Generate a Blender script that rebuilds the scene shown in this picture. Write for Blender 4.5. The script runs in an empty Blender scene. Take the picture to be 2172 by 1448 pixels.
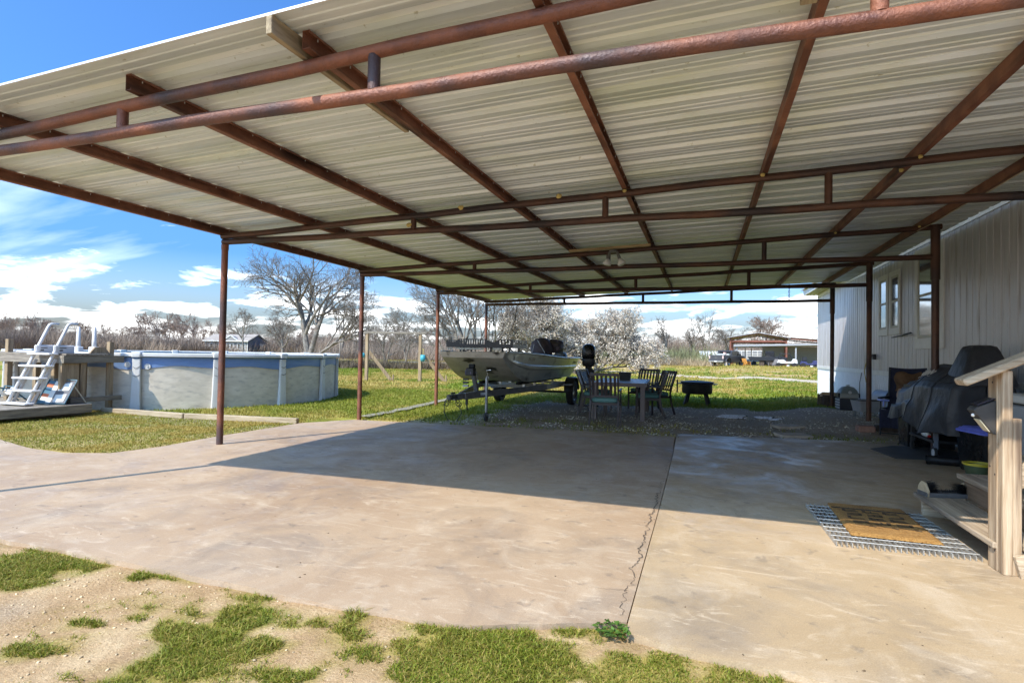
import bpy, bmesh, math, random
import numpy as np
from mathutils import Vector, Matrix, Euler
R = math.radians
random.seed(7); rng = np.random.default_rng(11)
sc = bpy.context.scene
COL = sc.collection

# ------------------------------------------------------------------ camera
H = 1.27                                   # eye height
FPX, YAW, PIT, ROL = 1191.6, 0.3273, 0.0199, 0.0178
_f = np.array([-math.sin(YAW)*math.cos(PIT), math.cos(YAW)*math.cos(PIT), math.sin(PIT)])
_r0 = np.array([math.cos(YAW), math.sin(YAW), 0.0]); _u0 = np.cross(_r0, _f)
_r = _r0*math.cos(ROL) + _u0*math.sin(ROL); _u = -_r0*math.sin(ROL) + _u0*math.cos(ROL)
cam_d = bpy.data.cameras.new('camera'); cam = bpy.data.objects.new('camera', cam_d); COL.objects.link(cam)
cam_d.sensor_width = 36; cam_d.sensor_fit = 'HORIZONTAL'; cam_d.lens = FPX/2172*36
cam_d.clip_start = 0.05; cam_d.clip_end = 5000
m = Matrix.Identity(4)
for i in range(3):
    m[i][0], m[i][1], m[i][2] = _r[i], _u[i], -_f[i]
m[2][3] = H
cam.matrix_world = m
sc.camera = cam

def ray(px, py): return _f + _r*(px-1086)/FPX - _u*(py-724)/FPX
def G(px, py, z=0.0):                       # pixel -> point on the level z
    d = ray(px, py); t = (z-H)/d[2]; return (d[0]*t, d[1]*t)
def atY(px, py, Y):
    d = ray(px, py); t = Y/d[1]; return (d[0]*t, Y, H+d[2]*t)
def atX(px, py, X):
    d = ray(px, py); t = X/d[0]; return (X, d[1]*t, H+d[2]*t)
def proj(P):                                # points (n,3) -> pixel arrays
    d = np.asarray(P, float) - np.array([0, 0, H]); z = d@_f
    zz = np.where(z > .05, z, .05)
    return 1086+FPX*(d@_r)/zz, 724-FPX*(d@_u)/zz, z

# ------------------------------------------------------------------ light
SUN_DIR = Vector((-.40, -.845, 1.0)).normalized()      # towards the sun
sun_el = math.asin(SUN_DIR.z); sun_az = math.atan2(SUN_DIR.x, SUN_DIR.y)
sd = bpy.data.lights.new('sun', 'SUN'); sd.energy = 2.0; sd.angle = R(0.53); sd.color = (1.0, .905, .765)
so = bpy.data.objects.new('sun', sd); COL.objects.link(so)
so.rotation_euler = (-SUN_DIR).to_track_quat('-Z', 'Y').to_euler(); so.location = (-20, -40, 50)

w = bpy.data.worlds.new('World'); sc.world = w; w.use_nodes = True
nt = w.node_tree; nt.nodes.clear(); N = nt.nodes.new; L = nt.links.new
sky = N('ShaderNodeTexSky'); sky.sky_type = 'NISHITA'; sky.sun_disc = False
sky.sun_elevation = sun_el; sky.sun_rotation = sun_az
sky.air_density = 1.0; sky.dust_density = 4.0; sky.ozone_density = 4.0
tc = N('ShaderNodeTexCoord'); sep = N('ShaderNodeSeparateXYZ'); L(tc.outputs['Generated'], sep.inputs[0])
def mth(op, a, b=None, c=None, clamp=False):
    n = N('ShaderNodeMath'); n.operation = op; n.use_clamp = clamp
    for i, v in enumerate((a, b, c)):
        if v is None: continue
        if isinstance(v, (int, float)): n.inputs[i].default_value = v
        else: L(v, n.inputs[i])
    return n.outputs[0]
zc = mth('MAXIMUM', sep.outputs[2], 0.0)
# cumulus near the horizon: project the direction on a high sheet, compressed with height
den = mth('ADD', zc, 0.16)
cu = N('ShaderNodeCombineXYZ'); L(mth('DIVIDE', sep.outputs[0], den), cu.inputs[0]); L(mth('DIVIDE', sep.outputs[1], den), cu.inputs[1])
L(mth('MULTIPLY', zc, 7.0), cu.inputs[2])
n1 = N('ShaderNodeTexNoise'); n1.inputs['Scale'].default_value = 2.1; n1.inputs['Detail'].default_value = 9; n1.inputs['Roughness'].default_value = .55
n1.inputs['Distortion'].default_value = .35; L(cu.outputs[0], n1.inputs['Vector'])
# coverage: much near the horizon, little above
cov = N('ShaderNodeMapRange'); L(zc, cov.inputs[0]); cov.inputs[1].default_value = 0.0; cov.inputs[2].default_value = .26
cov.inputs[3].default_value = .45; cov.inputs[4].default_value = .72; cov.interpolation_type = 'SMOOTHSTEP'
cm = mth('MULTIPLY', mth('SUBTRACT', n1.outputs[0], cov.outputs[0]), 4.2, clamp=True)
# thin streaks higher up
st = N('ShaderNodeCombineXYZ'); L(mth('MULTIPLY', mth('DIVIDE', sep.outputs[0], den), .45), st.inputs[0]); L(mth('MULTIPLY', mth('DIVIDE', sep.outputs[1], den), 1.7), st.inputs[1])
n2 = N('ShaderNodeTexNoise'); n2.inputs['Scale'].default_value = 1.1; n2.inputs['Detail'].default_value = 6; L(st.outputs[0], n2.inputs['Vector'])
sm = mth('MULTIPLY', mth('SUBTRACT', n2.outputs[0], .54), 2.6, clamp=True)
sm = mth('MULTIPLY', sm, .40)
mask = mth('MAXIMUM', cm, sm)
n3 = N('ShaderNodeTexNoise'); n3.inputs['Scale'].default_value = 3.1; n3.inputs['Detail'].default_value = 4; L(cu.outputs[0], n3.inputs['Vector'])
shade = N('ShaderNodeValToRGB'); L(n3.outputs[0], shade.inputs[0])
shade.color_ramp.elements[0].position = .30; shade.color_ramp.elements[0].color = (7.0, 7.2, 7.5, 1)
shade.color_ramp.elements[1].position = .62; shade.color_ramp.elements[1].color = (11, 11, 10.8, 1)
tint = N('ShaderNodeMix'); tint.data_type = 'RGBA'; tint.blend_type = 'MULTIPLY'; tint.inputs[0].default_value = 1
L(sky.outputs[0], tint.inputs[6])
tr_ = N('ShaderNodeValToRGB'); L(zc, tr_.inputs[0]); L(tr_.outputs[0], tint.inputs[7])
tr_.color_ramp.elements[0].position = 0.0; tr_.color_ramp.elements[0].color = (.95, .97, 1.0, 1)
tr_.color_ramp.elements[1].position = .15; tr_.color_ramp.elements[1].color = (.225, .42, .64, 1)
mx = N('ShaderNodeMix'); mx.data_type = 'RGBA'; L(mask, mx.inputs[0]); L(tint.outputs[2], mx.inputs[6]); L(shade.outputs[0], mx.inputs[7])
bg = N('ShaderNodeBackground'); bg.inputs[1].default_value = .15; L(mx.outputs[2], bg.inputs[0])
wo = N('ShaderNodeOutputWorld'); L(bg.outputs[0], wo.inputs[0])

sc.view_settings.view_transform = 'Standard'; sc.view_settings.look = 'None'
sc.view_settings.exposure = 1.76; sc.view_settings.gamma = 1.0; sc.view_settings.use_curve_mapping = False
sc.render.engine = 'CYCLES'
sc.cycles.max_bounces = 8; sc.cycles.diffuse_bounces = 5; sc.cycles.transparent_max_bounces = 12

# ------------------------------------------------------------------ materials
MATS = {}
def material(name, col, rough=.7, metal=0.0, var=.0, scale=8.0, col2=None, bump=0.0, bscale=None, stretch=(1, 1, 1), spec=.4,
             island=0.0, streak=None, trans=0.0, detail=6, contrast=(.35, .65), rvar=0.0, coat=0.0, bdist=.01):
    """noise-mottled principled material in object space; col2 = second colour of the mottling"""
    if name in MATS: return MATS[name]
    mt = bpy.data.materials.new(name); mt.use_nodes = True; t = mt.node_tree; t.nodes.clear()
    n = t.nodes.new; l = t.links.new
    b = n('ShaderNodeBsdfPrincipled'); o = n('ShaderNodeOutputMaterial'); l(b.outputs[0], o.inputs[0])
    b.inputs['Roughness'].default_value = rough; b.inputs['Metallic'].default_value = metal
    b.inputs['Specular IOR Level'].default_value = spec
    if coat: b.inputs['Coat Weight'].default_value = coat
    c = (*col, 1)
    b.inputs['Base Color'].default_value = c
    tcn = n('ShaderNodeTexCoord'); mp = n('ShaderNodeMapping'); mp.inputs['Scale'].default_value = stretch
    oi = n('ShaderNodeObjectInfo'); va = n('ShaderNodeVectorMath'); va.operation = 'ADD'; vm = n('ShaderNodeMath'); vm.operation = 'MULTIPLY'; vm.inputs[1].default_value = 53.0
    l(oi.outputs['Random'], vm.inputs[0]); l(tcn.outputs['Object'], va.inputs[0]); l(vm.outputs[0], va.inputs[1]); l(va.outputs[0], mp.inputs[0])
    cur = None
    if var or col2:
        nz = n('ShaderNodeTexNoise'); nz.inputs['Scale'].default_value = scale; nz.inputs['Detail'].default_value = detail; nz.inputs['Roughness'].default_value = .62
        l(mp.outputs[0], nz.inputs['Vector'])
        rp = n('ShaderNodeValToRGB'); l(nz.outputs[0], rp.inputs[0])
        c2 = col2 if col2 else tuple(x*(1+var) for x in col)
        c1 = col if col2 else tuple(x*(1-var) for x in col)
        rp.color_ramp.elements[0].position = contrast[0]; rp.color_ramp.elements[0].color = (*c1, 1)
        rp.color_ramp.elements[1].position = contrast[1]; rp.color_ramp.elements[1].color = (*c2, 1)
        cur = rp.outputs[0]
        if rvar:
            mr = n('ShaderNodeMapRange'); l(nz.outputs[0], mr.inputs[0]); mr.inputs[1].default_value = .3; mr.inputs[2].default_value = .7
            mr.inputs[3].default_value = max(.05, rough-rvar); mr.inputs[4].default_value = min(1, rough+rvar); l(mr.outputs[0], b.inputs['Roughness'])
    if island:
        ge = n('ShaderNodeNewGeometry'); mr = n('ShaderNodeMapRange'); l(ge.outputs['Random Per Island'], mr.inputs[0])
        mr.inputs[3].default_value = 1-island; mr.inputs[4].default_value = 1+island
        mm = n('ShaderNodeMix'); mm.data_type = 'RGBA'; mm.blend_type = 'MULTIPLY'; mm.inputs[0].default_value = 1
        if cur: l(cur, mm.inputs[6])
        else: mm.inputs[6].default_value = c
        cb = n('ShaderNodeCombineColor'); [l(mr.outputs[0], cb.inputs[i]) for i in range(3)]
        l(cb.outputs[0], mm.inputs[7]); cur = mm.outputs[2]
    if streak:                                    # (colour, scale, stretch, lo, hi)
        sc_, ss, sst, lo, hi = streak
        mp2 = n('ShaderNodeMapping'); l(va.outputs[0], mp2.inputs[0]); mp2.inputs['Scale'].default_value = sst
        nz2 = n('ShaderNodeTexNoise'); nz2.inputs['Scale'].default_value = ss; nz2.inputs['Detail'].default_value = 5; l(mp2.outputs[0], nz2.inputs['Vector'])
        mr = n('ShaderNodeMapRange'); l(nz2.outputs[0], mr.inputs[0]); mr.inputs[1].default_value = lo; mr.inputs[2].default_value = hi
        mm = n('ShaderNodeMix'); mm.data_type = 'RGBA'; l(mr.outputs[0], mm.inputs[0])
        if cur: l(cur, mm.inputs[6])
        else: mm.inputs[6].default_value = c
        mm.inputs[7].default_value = (*sc_, 1); cur = mm.outputs[2]
    if cur: l(cur, b.inputs['Base Color'])
    if bump:
        nb = n('ShaderNodeTexNoise'); nb.inputs['Scale'].default_value = bscale or scale*4; nb.inputs['Detail'].default_value = 6
        l(mp.outputs[0], nb.inputs['Vector'])
        bp = n('ShaderNodeBump'); bp.inputs['Strength'].default_value = bump; bp.inputs['Distance'].default_value = bdist
        l(nb.outputs[0], bp.inputs['Height']); l(bp.outputs[0], b.inputs['Normal'])
    if trans:
        tr = n('ShaderNodeBsdfTranslucent'); ms = n('ShaderNodeMixShader'); ms.inputs[0].default_value = trans
        if cur: l(cur, tr.inputs[0])
        else: tr.inputs[0].default_value = c
        l(b.outputs[0], ms.inputs[1]); l(tr.outputs[0], ms.inputs[2]); l(ms.outputs[0], o.inputs[0])
    MATS[name] = mt
    return mt

# ------------------------------------------------------------------ mesh helpers
class MB:
    def __init__(s): s.v = []; s.f = []
    def add(s, vs, fs):
        k = len(s.v); s.v += [tuple(p) for p in vs]; s.f += [tuple(i+k for i in f) for f in fs]; return s
    def box(s, c, size, rot=None, taper=1.0):
        hx, hy, hz = (q/2 for q in size); M = rot.to_matrix() if isinstance(rot, Euler) else (Euler(rot).to_matrix() if rot else None)
        vs = []
        for z in (-1, 1):
            t = taper if z > 0 else 1.0
            for x, y in ((-1, -1), (1, -1), (1, 1), (-1, 1)):
                p = Vector((x*hx*t, y*hy*t, z*hz)); p = M@p if M else p
                vs.append((p.x+c[0], p.y+c[1], p.z+c[2]))
        return s.add(vs, [(3, 2, 1, 0), (4, 5, 6, 7), (0, 1, 5, 4), (1, 2, 6, 5), (2, 3, 7, 6), (3, 0, 4, 7)])
    def bb(s, x0, x1, y0, y1, z0, z1): return s.box(((x0+x1)/2, (y0+y1)/2, (z0+z1)/2), (x1-x0, y1-y0, z1-z0))
    def bar(s, a, b, wd, ht, up=(0, 0, 1)):        # rectangular bar from a to b; wd across, ht along 'up'
        a, b = Vector(a), Vector(b); d = (b-a).normalized(); upv = Vector(up)
        if abs(d.dot(upv)) > .98: upv = Vector((0, 1, 0))
        x = d.cross(upv).normalized(); y = x.cross(d).normalized()
        vs = []
        for p in (a, b):
            for sx, sy in ((-1, -1), (1, -1), (1, 1), (-1, 1)): vs.append(p+x*sx*wd/2+y*sy*ht/2)
        return s.add(vs, [(0, 1, 2, 3), (7, 6, 5, 4), (4, 5, 1, 0), (5, 6, 2, 1), (6, 7, 3, 2), (7, 4, 0, 3)])
    def tube(s, pts, r, n=8, cap=True):
        pts = [Vector(p) for p in pts]; rs = r if isinstance(r, (list, tuple)) else [r]*len(pts)
        vs = []; fs = []; prev = None
        for i, p in enumerate(pts):
            if i == 0: d = pts[1]-p
            elif i == len(pts)-1: d = p-pts[i-1]
            else: d = (pts[i+1]-p).normalized()+(p-pts[i-1]).normalized()
            d = d.normalized() if d.length > 1e-9 else Vector((0, 0, 1))
            if prev is None:
                q = Vector((0, 0, 1)) if abs(d.z) < .9 else Vector((1, 0, 0)); x = d.cross(q).normalized()
            else:
                x = prev-d*prev.dot(d); x = x.normalized() if x.length > 1e-6 else prev
            prev = x; y = d.cross(x)
            for k in range(n):
                a = 2*math.pi*k/n; vs.append(p+(x*math.cos(a)+y*math.sin(a))*rs[i])
        for i in range(len(pts)-1):
            for k in range(n):
                k2 = (k+1) % n; fs.append((i*n+k, i*n+k2, (i+1)*n+k2, (i+1)*n+k))
        if cap: fs.append(tuple(range(n-1, -1, -1))); fs.append(tuple((len(pts)-1)*n+k for k in range(n)))
        return s.add(vs, fs)
    def lathe(s, prof, n=24, c=(0, 0, 0), axis='z', a0=0.0, a1=2*math.pi):   # prof: list of (r, h)
        full = abs(a1-a0-2*math.pi) < 1e-6; m_ = n if full else n+1; vs = []; fs = []
        for r_, h in prof:
            for k in range(m_):
                a = a0+(a1-a0)*k/n; p = (r_*math.cos(a), r_*math.sin(a), h)
                if axis == 'x': p = (p[2], p[0], p[1])
                elif axis == 'y': p = (p[0], p[2], p[1])
                vs.append((p[0]+c[0], p[1]+c[1], p[2]+c[2]))
        for i in range(len(prof)-1):
            for k in range(n if not full else m_):
                k2 = (k+1) % m_ if full else k+1
                if not full and k == n: continue
                fs.append((i*m_+k, i*m_+k2, (i+1)*m_+k2, (i+1)*m_+k))
        return s.add(vs, fs)
    def prism(s, poly, z0, z1, M=None):            # polygon (x,y) extruded z0..z1, optional 4x4
        n = len(poly); vs = [(x, y, z0) for x, y in poly]+[(x, y, z1) for x, y in poly]
        if M is not None: vs = [M@Vector(p) for p in vs]
        return s.add(vs, [tuple(range(n-1, -1, -1)), tuple(range(n, 2*n))]+[(i, (i+1) % n, n+(i+1) % n, n+i) for i in range(n)])
    def grid(s, P):                                 # P[i][j] points
        ni, nj = len(P), len(P[0]); vs = [p for row in P for p in row]
        return s.add(vs, [(i*nj+j, (i+1)*nj+j, (i+1)*nj+j+1, i*nj+j+1) for i in range(ni-1) for j in range(nj-1)])
    def ball(s, c, r, n=10, m_=6, sq=(1, 1, 1), jit=0.0, rnd=random):
        vs = [(c[0], c[1], c[2]-r*sq[2])]; fs = []
        for i in range(1, m_):
            th = math.pi*i/m_
            for k in range(n):
                a = 2*math.pi*k/n; j = 1+(rnd.random()-.5)*2*jit
                vs.append((c[0]+r*sq[0]*math.sin(th)*math.cos(a)*j, c[1]+r*sq[1]*math.sin(th)*math.sin(a)*j, c[2]-r*sq[2]*math.cos(th)*j))
        vs.append((c[0], c[1], c[2]+r*sq[2])); t = len(vs)-1
        for k in range(n): fs.append((0, 1+(k+1) % n, 1+k)); fs.append((t, 1+(m_-2)*n+k, 1+(m_-2)*n+(k+1) % n))
        for i in range(m_-2):
            for k in range(n): a = 1+i*n+k; b = 1+i*n+(k+1) % n; fs.append((a, b, b+n, a+n))
        return s.add(vs, fs)
    def mesh(s, name, smooth=False):
        me = bpy.data.meshes.new(name); me.from_pydata([tuple(p) for p in s.v], [], s.f); me.update()
        if smooth:
            me.polygons.foreach_set('use_smooth', [True]*len(me.polygons))
        return me
    def build(s, name, mat, parent=None, smooth=False, loc=None, bevel=0.0, recalc=True, auto=None, bseg=1):
        me = s.mesh(name, smooth)
        if recalc or bevel:
            bm = bmesh.new(); bm.from_mesh(me)
            if recalc: bmesh.ops.recalc_face_normals(bm, faces=bm.faces)
            if bevel:
                es = [e for e in bm.edges if len(e.link_faces) == 2 and e.calc_face_angle(0) > .5]
                bmesh.ops.bevel(bm, geom=es, offset=bevel, segments=bseg, affect='EDGES', profile=.5)
            bm.to_mesh(me); bm.free()
        if auto is not None:
            me.polygons.foreach_set('use_smooth', [True]*len(me.polygons))
            me.set_sharp_from_angle(angle=R(auto))
        return link(name, me, mat, parent, loc)
def link(name, me, mat, parent=None, loc=None, rotz=None):
    o = bpy.data.objects.new(name, me); COL.objects.link(o)
    if mat is not None and me is not None and len(me.materials) == 0: me.materials.append(mat)
    if parent is not None: o.parent = parent
    if loc is not None: o.location = loc
    if rotz: o.rotation_euler = (0, 0, rotz)
    return o
def tag(o, label, cat, group=None):
    o['label'] = label; o['category'] = cat
    if group: o['group'] = group
    return o
def thing(name, label, cat, loc=(0, 0, 0), rz=0.0, group=None):
    o = bpy.data.objects.new(name, None); COL.objects.link(o); o.location = loc; o.rotation_euler = (0, 0, rz); o.empty_display_size = .1
    return tag(o, label, cat, group)
def struct(o): o['kind'] = 'structure'; return o
def stuff(o): o['kind'] = 'stuff'; return o
def copy_tree(o, parent=None):
    c = o.copy(); COL.objects.link(c)
    if parent is not None: c.parent = parent
    for ch in list(o.children): copy_tree(ch, c)
    return c
def np_mesh(name, V, F, mat, parent=None, smooth=False, attr=None):
    """V (n,3), F (m,k) constant k"""
    V = np.ascontiguousarray(V, np.float32); F = np.ascontiguousarray(F, np.int32); k = F.shape[1]
    me = bpy.data.meshes.new(name); me.vertices.add(len(V)); me.vertices.foreach_set('co', V.ravel())
    me.loops.add(F.size); me.loops.foreach_set('vertex_index', F.ravel())
    me.polygons.add(len(F)); me.polygons.foreach_set('loop_start', np.arange(0, F.size, k, dtype=np.int32))
    try: me.polygons.foreach_set('loop_total', np.full(len(F), k, np.int32))
    except Exception: pass
    if smooth: me.polygons.foreach_set('use_smooth', np.ones(len(F), bool))
    for nm, arr in (attr or {}).items():
        a = me.attributes.new(nm, 'FLOAT', 'POINT'); a.data.foreach_set('value', np.ascontiguousarray(arr, np.float32))
    me.update(); me.validate()
    me.materials.append(mat)
    return link(name, me, None, parent)
# value noise on numpy arrays
_T = np.random.default_rng(5).random((256, 256))
def vnoise(x, y):
    xi = np.floor(x).astype(int); yi = np.floor(y).astype(int); fx = x-xi; fy = y-yi
    fx = fx*fx*(3-2*fx); fy = fy*fy*(3-2*fy)
    g = lambda a, b: _T[a & 255, b & 255]
    return (g(xi, yi)*(1-fx)+g(xi+1, yi)*fx)*(1-fy)+(g(xi, yi+1)*(1-fx)+g(xi+1, yi+1)*fx)*fy
def fbm(x, y, o=4):
    s = 0; a = .5; t = 0
    for i in range(o): s = s+a*vnoise(x*2**i+17*i, y*2**i+31*i); t += a; a *= .5
    return s/t
def sstep(x, a, b): t = np.clip((x-a)/(b-a), 0, 1); return t*t*(3-2*t)
# ------------------------------------------------------------------ ground
PATCH = [(80, 1195, 155, 46), (330, 1208, 130, 15), (545, 1285, 150, 50), (420, 1375, 165, 66), (240, 1440, 90, 22), (1000, 1345, 110, 22), (1080, 1405, 190, 62),
         (1205, 1328, 42, 15), (1390, 1415, 190, 46), (1490, 1425, 85, 30), (905, 1327, 24, 12), (880, 1378, 30, 16), (60, 1368, 55, 16), (190, 1310, 45, 9),
         (600, 1425, 60, 16), (920, 1420, 60, 30), (1640, 1432, 24, 10), (330, 1335, 70, 20)]
ROAD = [(-60, 66), (-25, 57), (-8.9, 46.4), (-1.4, 37.6), (2.8, 34.2), (5.3, 30.5), (9, 26), (14, 20)]
def dist_poly(x, y, P):
    d = np.full(np.shape(x), 1e9)
    for (x0, y0), (x1, y1) in zip(P[:-1], P[1:]):
        dx, dy = x1-x0, y1-y0; t = np.clip(((x-x0)*dx+(y-y0)*dy)/(dx*dx+dy*dy), 0, 1)
        d = np.minimum(d, np.hypot(x-x0-t*dx, y-y0-t*dy))
    return d
def gh(x, y):
    x = np.asarray(x, float); y = np.asarray(y, float)
    z = -.025+.03*(fbm(x*1.3, y*1.3, 3)-.5)
    z = z+.13*sstep(x, 1.2, 2.7)*sstep(y, 10.2, 11.6)
    z = z+.05*sstep(y, 20, 40)*(fbm(x*.15, y*.15, 2)-.5)*4
    inl = (x > -6.5) & (x < -.33) & (y > .05+np.interp(x, [-1.28, -1.0, -.6, -.33], [2.41, 2.45, 2.62, 2.74])) & (y < 9.05)
    inw = (x < -6.4) & (y > 2.47) & (y < 4.6)
    inr = (x >= -.33) & (x < 4.2) & (y > .05+np.interp(x, [-.33, -.12, .47, 1.4], [2.66, 2.58, 2.52, 2.48])) & (y < 9.6)
    return np.where(inl | inw | inr, -.09, z)
def cover(x, y):
    """grass cover 0..1, dryness 0..1, gravel 0..1, road 0..1"""
    x = np.asarray(x, float); y = np.asarray(y, float)
    n = fbm(x*2.2, y*2.2, 4); nl = fbm(x*.35+9, y*.35+3, 3)
    px, py, dz = proj(np.stack([x, y, np.zeros_like(x)], -1))
    front = (y < 2.85)
    gf = np.zeros_like(x)
    for cx, cy, rx, ry in PATCH:
        q = ((px-cx)/rx)**2+((py-cy)/ry)**2
        gf = np.maximum(gf, 1.5-q)
    n5 = fbm(x*9+3, y*9, 3); gf = sstep(gf*.8+(n-.5)*3.0+(n5-.5)*2.2, .12, 1.0)*(dz > .3)
    grass = np.where(front, gf, 1.0)
    # bare ground under the far half of the carport
    e = (n-.5)*1.6+(nl-.5)*1.2
    bx = np.minimum(sstep(x+e-.12*(y-9.2), -5.2, -4.4), 1-sstep(x+e, 3.3, 3.6)); by = np.minimum(sstep(y+e*.4, 8.9, 9.2), 1-sstep(y+e+.08*(x+1)*0, 14.3, 15.1))
    bare = bx*by
    rim = (1-sstep(y, 10.3, 11.2))                         # thin grass next to the slab
    grass = np.where(front, grass, 1-bare*(1-.38*rim*sstep(n, .42, .62)))
    grav = np.where(front, .08+.5*sstep(fbm(x*1.1+4, y*1.1, 3), .45, .65)*(px < 420), bare*sstep(fbm(x*.9, y*.9, 3)+.25*sstep(y, 10, 11.5), .45, .7))
    dry = np.where(y < 16, .28+.55*sstep(n*.5+nl*.5, .48, .62), 0)
    far = sstep(y, 16, 24)
    dry = np.where(y >= 16, sstep(nl*.55+n*.45+.10*sstep(y, 30, 60)+.03*far, .44, .62), dry)
    dry = np.where((x > -2) & (y > 14) & (y < 19), dry*.45, dry)
    tri = (x < -6.3) & (y > 4.4) & (y < 8.2)
    dry = np.where(tri, .35+.6*sstep(n, .42, .6), dry); grass = np.where(tri, .45+.5*sstep(n, .38, .6), grass)
    rd = 1-sstep(dist_poly(x, y, ROAD)+(n-.5)*.9, .75, 1.5)
    rd = np.where(y < 22, 0, rd)
    grass = grass*(1-rd)
    pinkish = np.where((y > 38) & (y < 60) & (x > -12) & (x < 8), sstep(nl, .52, .66)*.8, 0)
    grass = np.maximum(grass-pinkish, 0)
    return grass, dry, np.clip(grav, 0, 1), rd

def axis(a, b, step, lo, hi, gr=1.22):
    c = list(np.arange(a, b+1e-6, step)); s = step; v = c[-1]
    while v < hi: s *= gr; v += s; c.append(v)
    s = step; v = c[0]; pre = []
    while v > lo: s *= gr; v -= s; pre.append(v)
    return np.array(pre[::-1]+c)
gx = axis(-12, 5, .085, -1500, 1500); gy = axis(.4, 16.5, .085, -400, 2600, 1.1)
GX, GY = np.meshgrid(gx, gy, indexing='ij'); gz = gh(GX, GY)
grass_m, dry_m, grav_m, road_m = cover(GX.ravel(), GY.ravel())
ni, nj = GX.shape; idx = np.arange(ni*nj).reshape(ni, nj)
F = np.stack([idx[:-1, :-1], idx[1:, :-1], idx[1:, 1:], idx[:-1, 1:]], -1).reshape(-1, 4)
def ground_mat():
    mt = bpy.data.materials.new('ground'); mt.use_nodes = True; t = mt.node_tree; n = t.nodes.new; l = t.links.new
    b = t.nodes['Principled BSDF']; b.inputs['Roughness'].default_value = .95; b.inputs['Specular IOR Level'].default_value = .15
    tcn = n('ShaderNodeTexCoord')
    def noise(s, d=6, rg=.6):
        q = n('ShaderNodeTexNoise'); q.inputs['Scale'].default_value = s; q.inputs['Detail'].default_value = d; q.inputs['Roughness'].default_value = rg; l(tcn.outputs['Object'], q.inputs['Vector']); return q.outputs[0]
    def ramp(v, *st):
        q = n('ShaderNodeValToRGB'); l(v, q.inputs[0]); cr = q.color_ramp
        while len(cr.elements) < len(st): cr.elements.new(.5)
        for e, (p, c) in zip(cr.elements, st): e.position = p; e.color = (*c, 1)
        return q.outputs[0]
    def mix(f, a, c):
        q = n('ShaderNodeMix'); q.data_type = 'RGBA'; l(f, q.inputs[0]); l(a, q.inputs[6]); l(c, q.inputs[7]); return q.outputs[2]
    def at(nm):
        q = n('ShaderNodeAttribute'); q.attribute_name = nm; return q.outputs['Fac']
    fine = noise(60, 8, .7); mid = noise(3.5); 
    soil = ramp(mid, (.32, (.31, .195, .095)), (.5, (.42, .28, .15)), (.68, (.53, .385, .225)))
    soil2 = ramp(mid, (.35, (.25, .19, .15)), (.65, (.45, .37, .31)))
    grn = ramp(noise(9), (.3, (.095, .14, .012)), (.7, (.19, .235, .022)))
    dryc = ramp(noise(7), (.3, (.26, .20, .05)), (.7, (.41, .31, .10)))
    grav = ramp(noise(120, 4), (.35, (.22, .175, .135)), (.6, (.40, .34, .27)), (.72, (.60, .55, .47)))
    rdc = ramp(noise(20), (.3, (.38, .32, .235)), (.7, (.52, .45, .35)))
    sp = n('ShaderNodeSeparateXYZ'); l(tcn.outputs['Object'], sp.inputs[0])
    fr = n('ShaderNodeMapRange'); l(sp.outputs[1], fr.inputs[0]); fr.inputs[1].default_value = 6; fr.inputs[2].default_value = 8
    fx = n('ShaderNodeMapRange'); l(sp.outputs[1], fx.inputs[0]); fx.inputs[1].default_value = 20; fx.inputs[2].default_value = 26; fx.inputs[3].default_value = 1; fx.inputs[4].default_value = 0
    mu = n('ShaderNodeMath'); mu.operation = 'MULTIPLY'; l(fr.outputs[0], mu.inputs[0]); l(fx.outputs[0], mu.inputs[1])
    c = mix(mu.outputs[0], soil, soil2)
    c = mix(at('gravel'), c, grav)
    g = mix(at('dry'), grn, dryc)
    c = mix(at('grass'), c, g)
    c = mix(at('road'), c, rdc)
    q = n('ShaderNodeMix'); q.data_type = 'RGBA'; q.blend_type = 'OVERLAY'; q.inputs[0].default_value = .55; l(c, q.inputs[6])
    cb = n('ShaderNodeCombineColor'); [l(fine, cb.inputs[i]) for i in range(3)]; l(cb.outputs[0], q.inputs[7])
    l(q.outputs[2], b.inputs['Base Color'])
    bp = n('ShaderNodeBump'); bp.inputs['Strength'].default_value = .7; bp.inputs['Distance'].default_value = .02; l(fine, bp.inputs['Height']); l(bp.outputs[0], b.inputs['Normal'])
    return mt
ground = np_mesh('ground', np.stack([GX.ravel(), GY.ravel(), gz.ravel()], -1), F, ground_mat(), smooth=True,
                 attr={'grass': grass_m, 'dry': dry_m, 'gravel': grav_m, 'road': road_m})
struct(ground)

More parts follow.
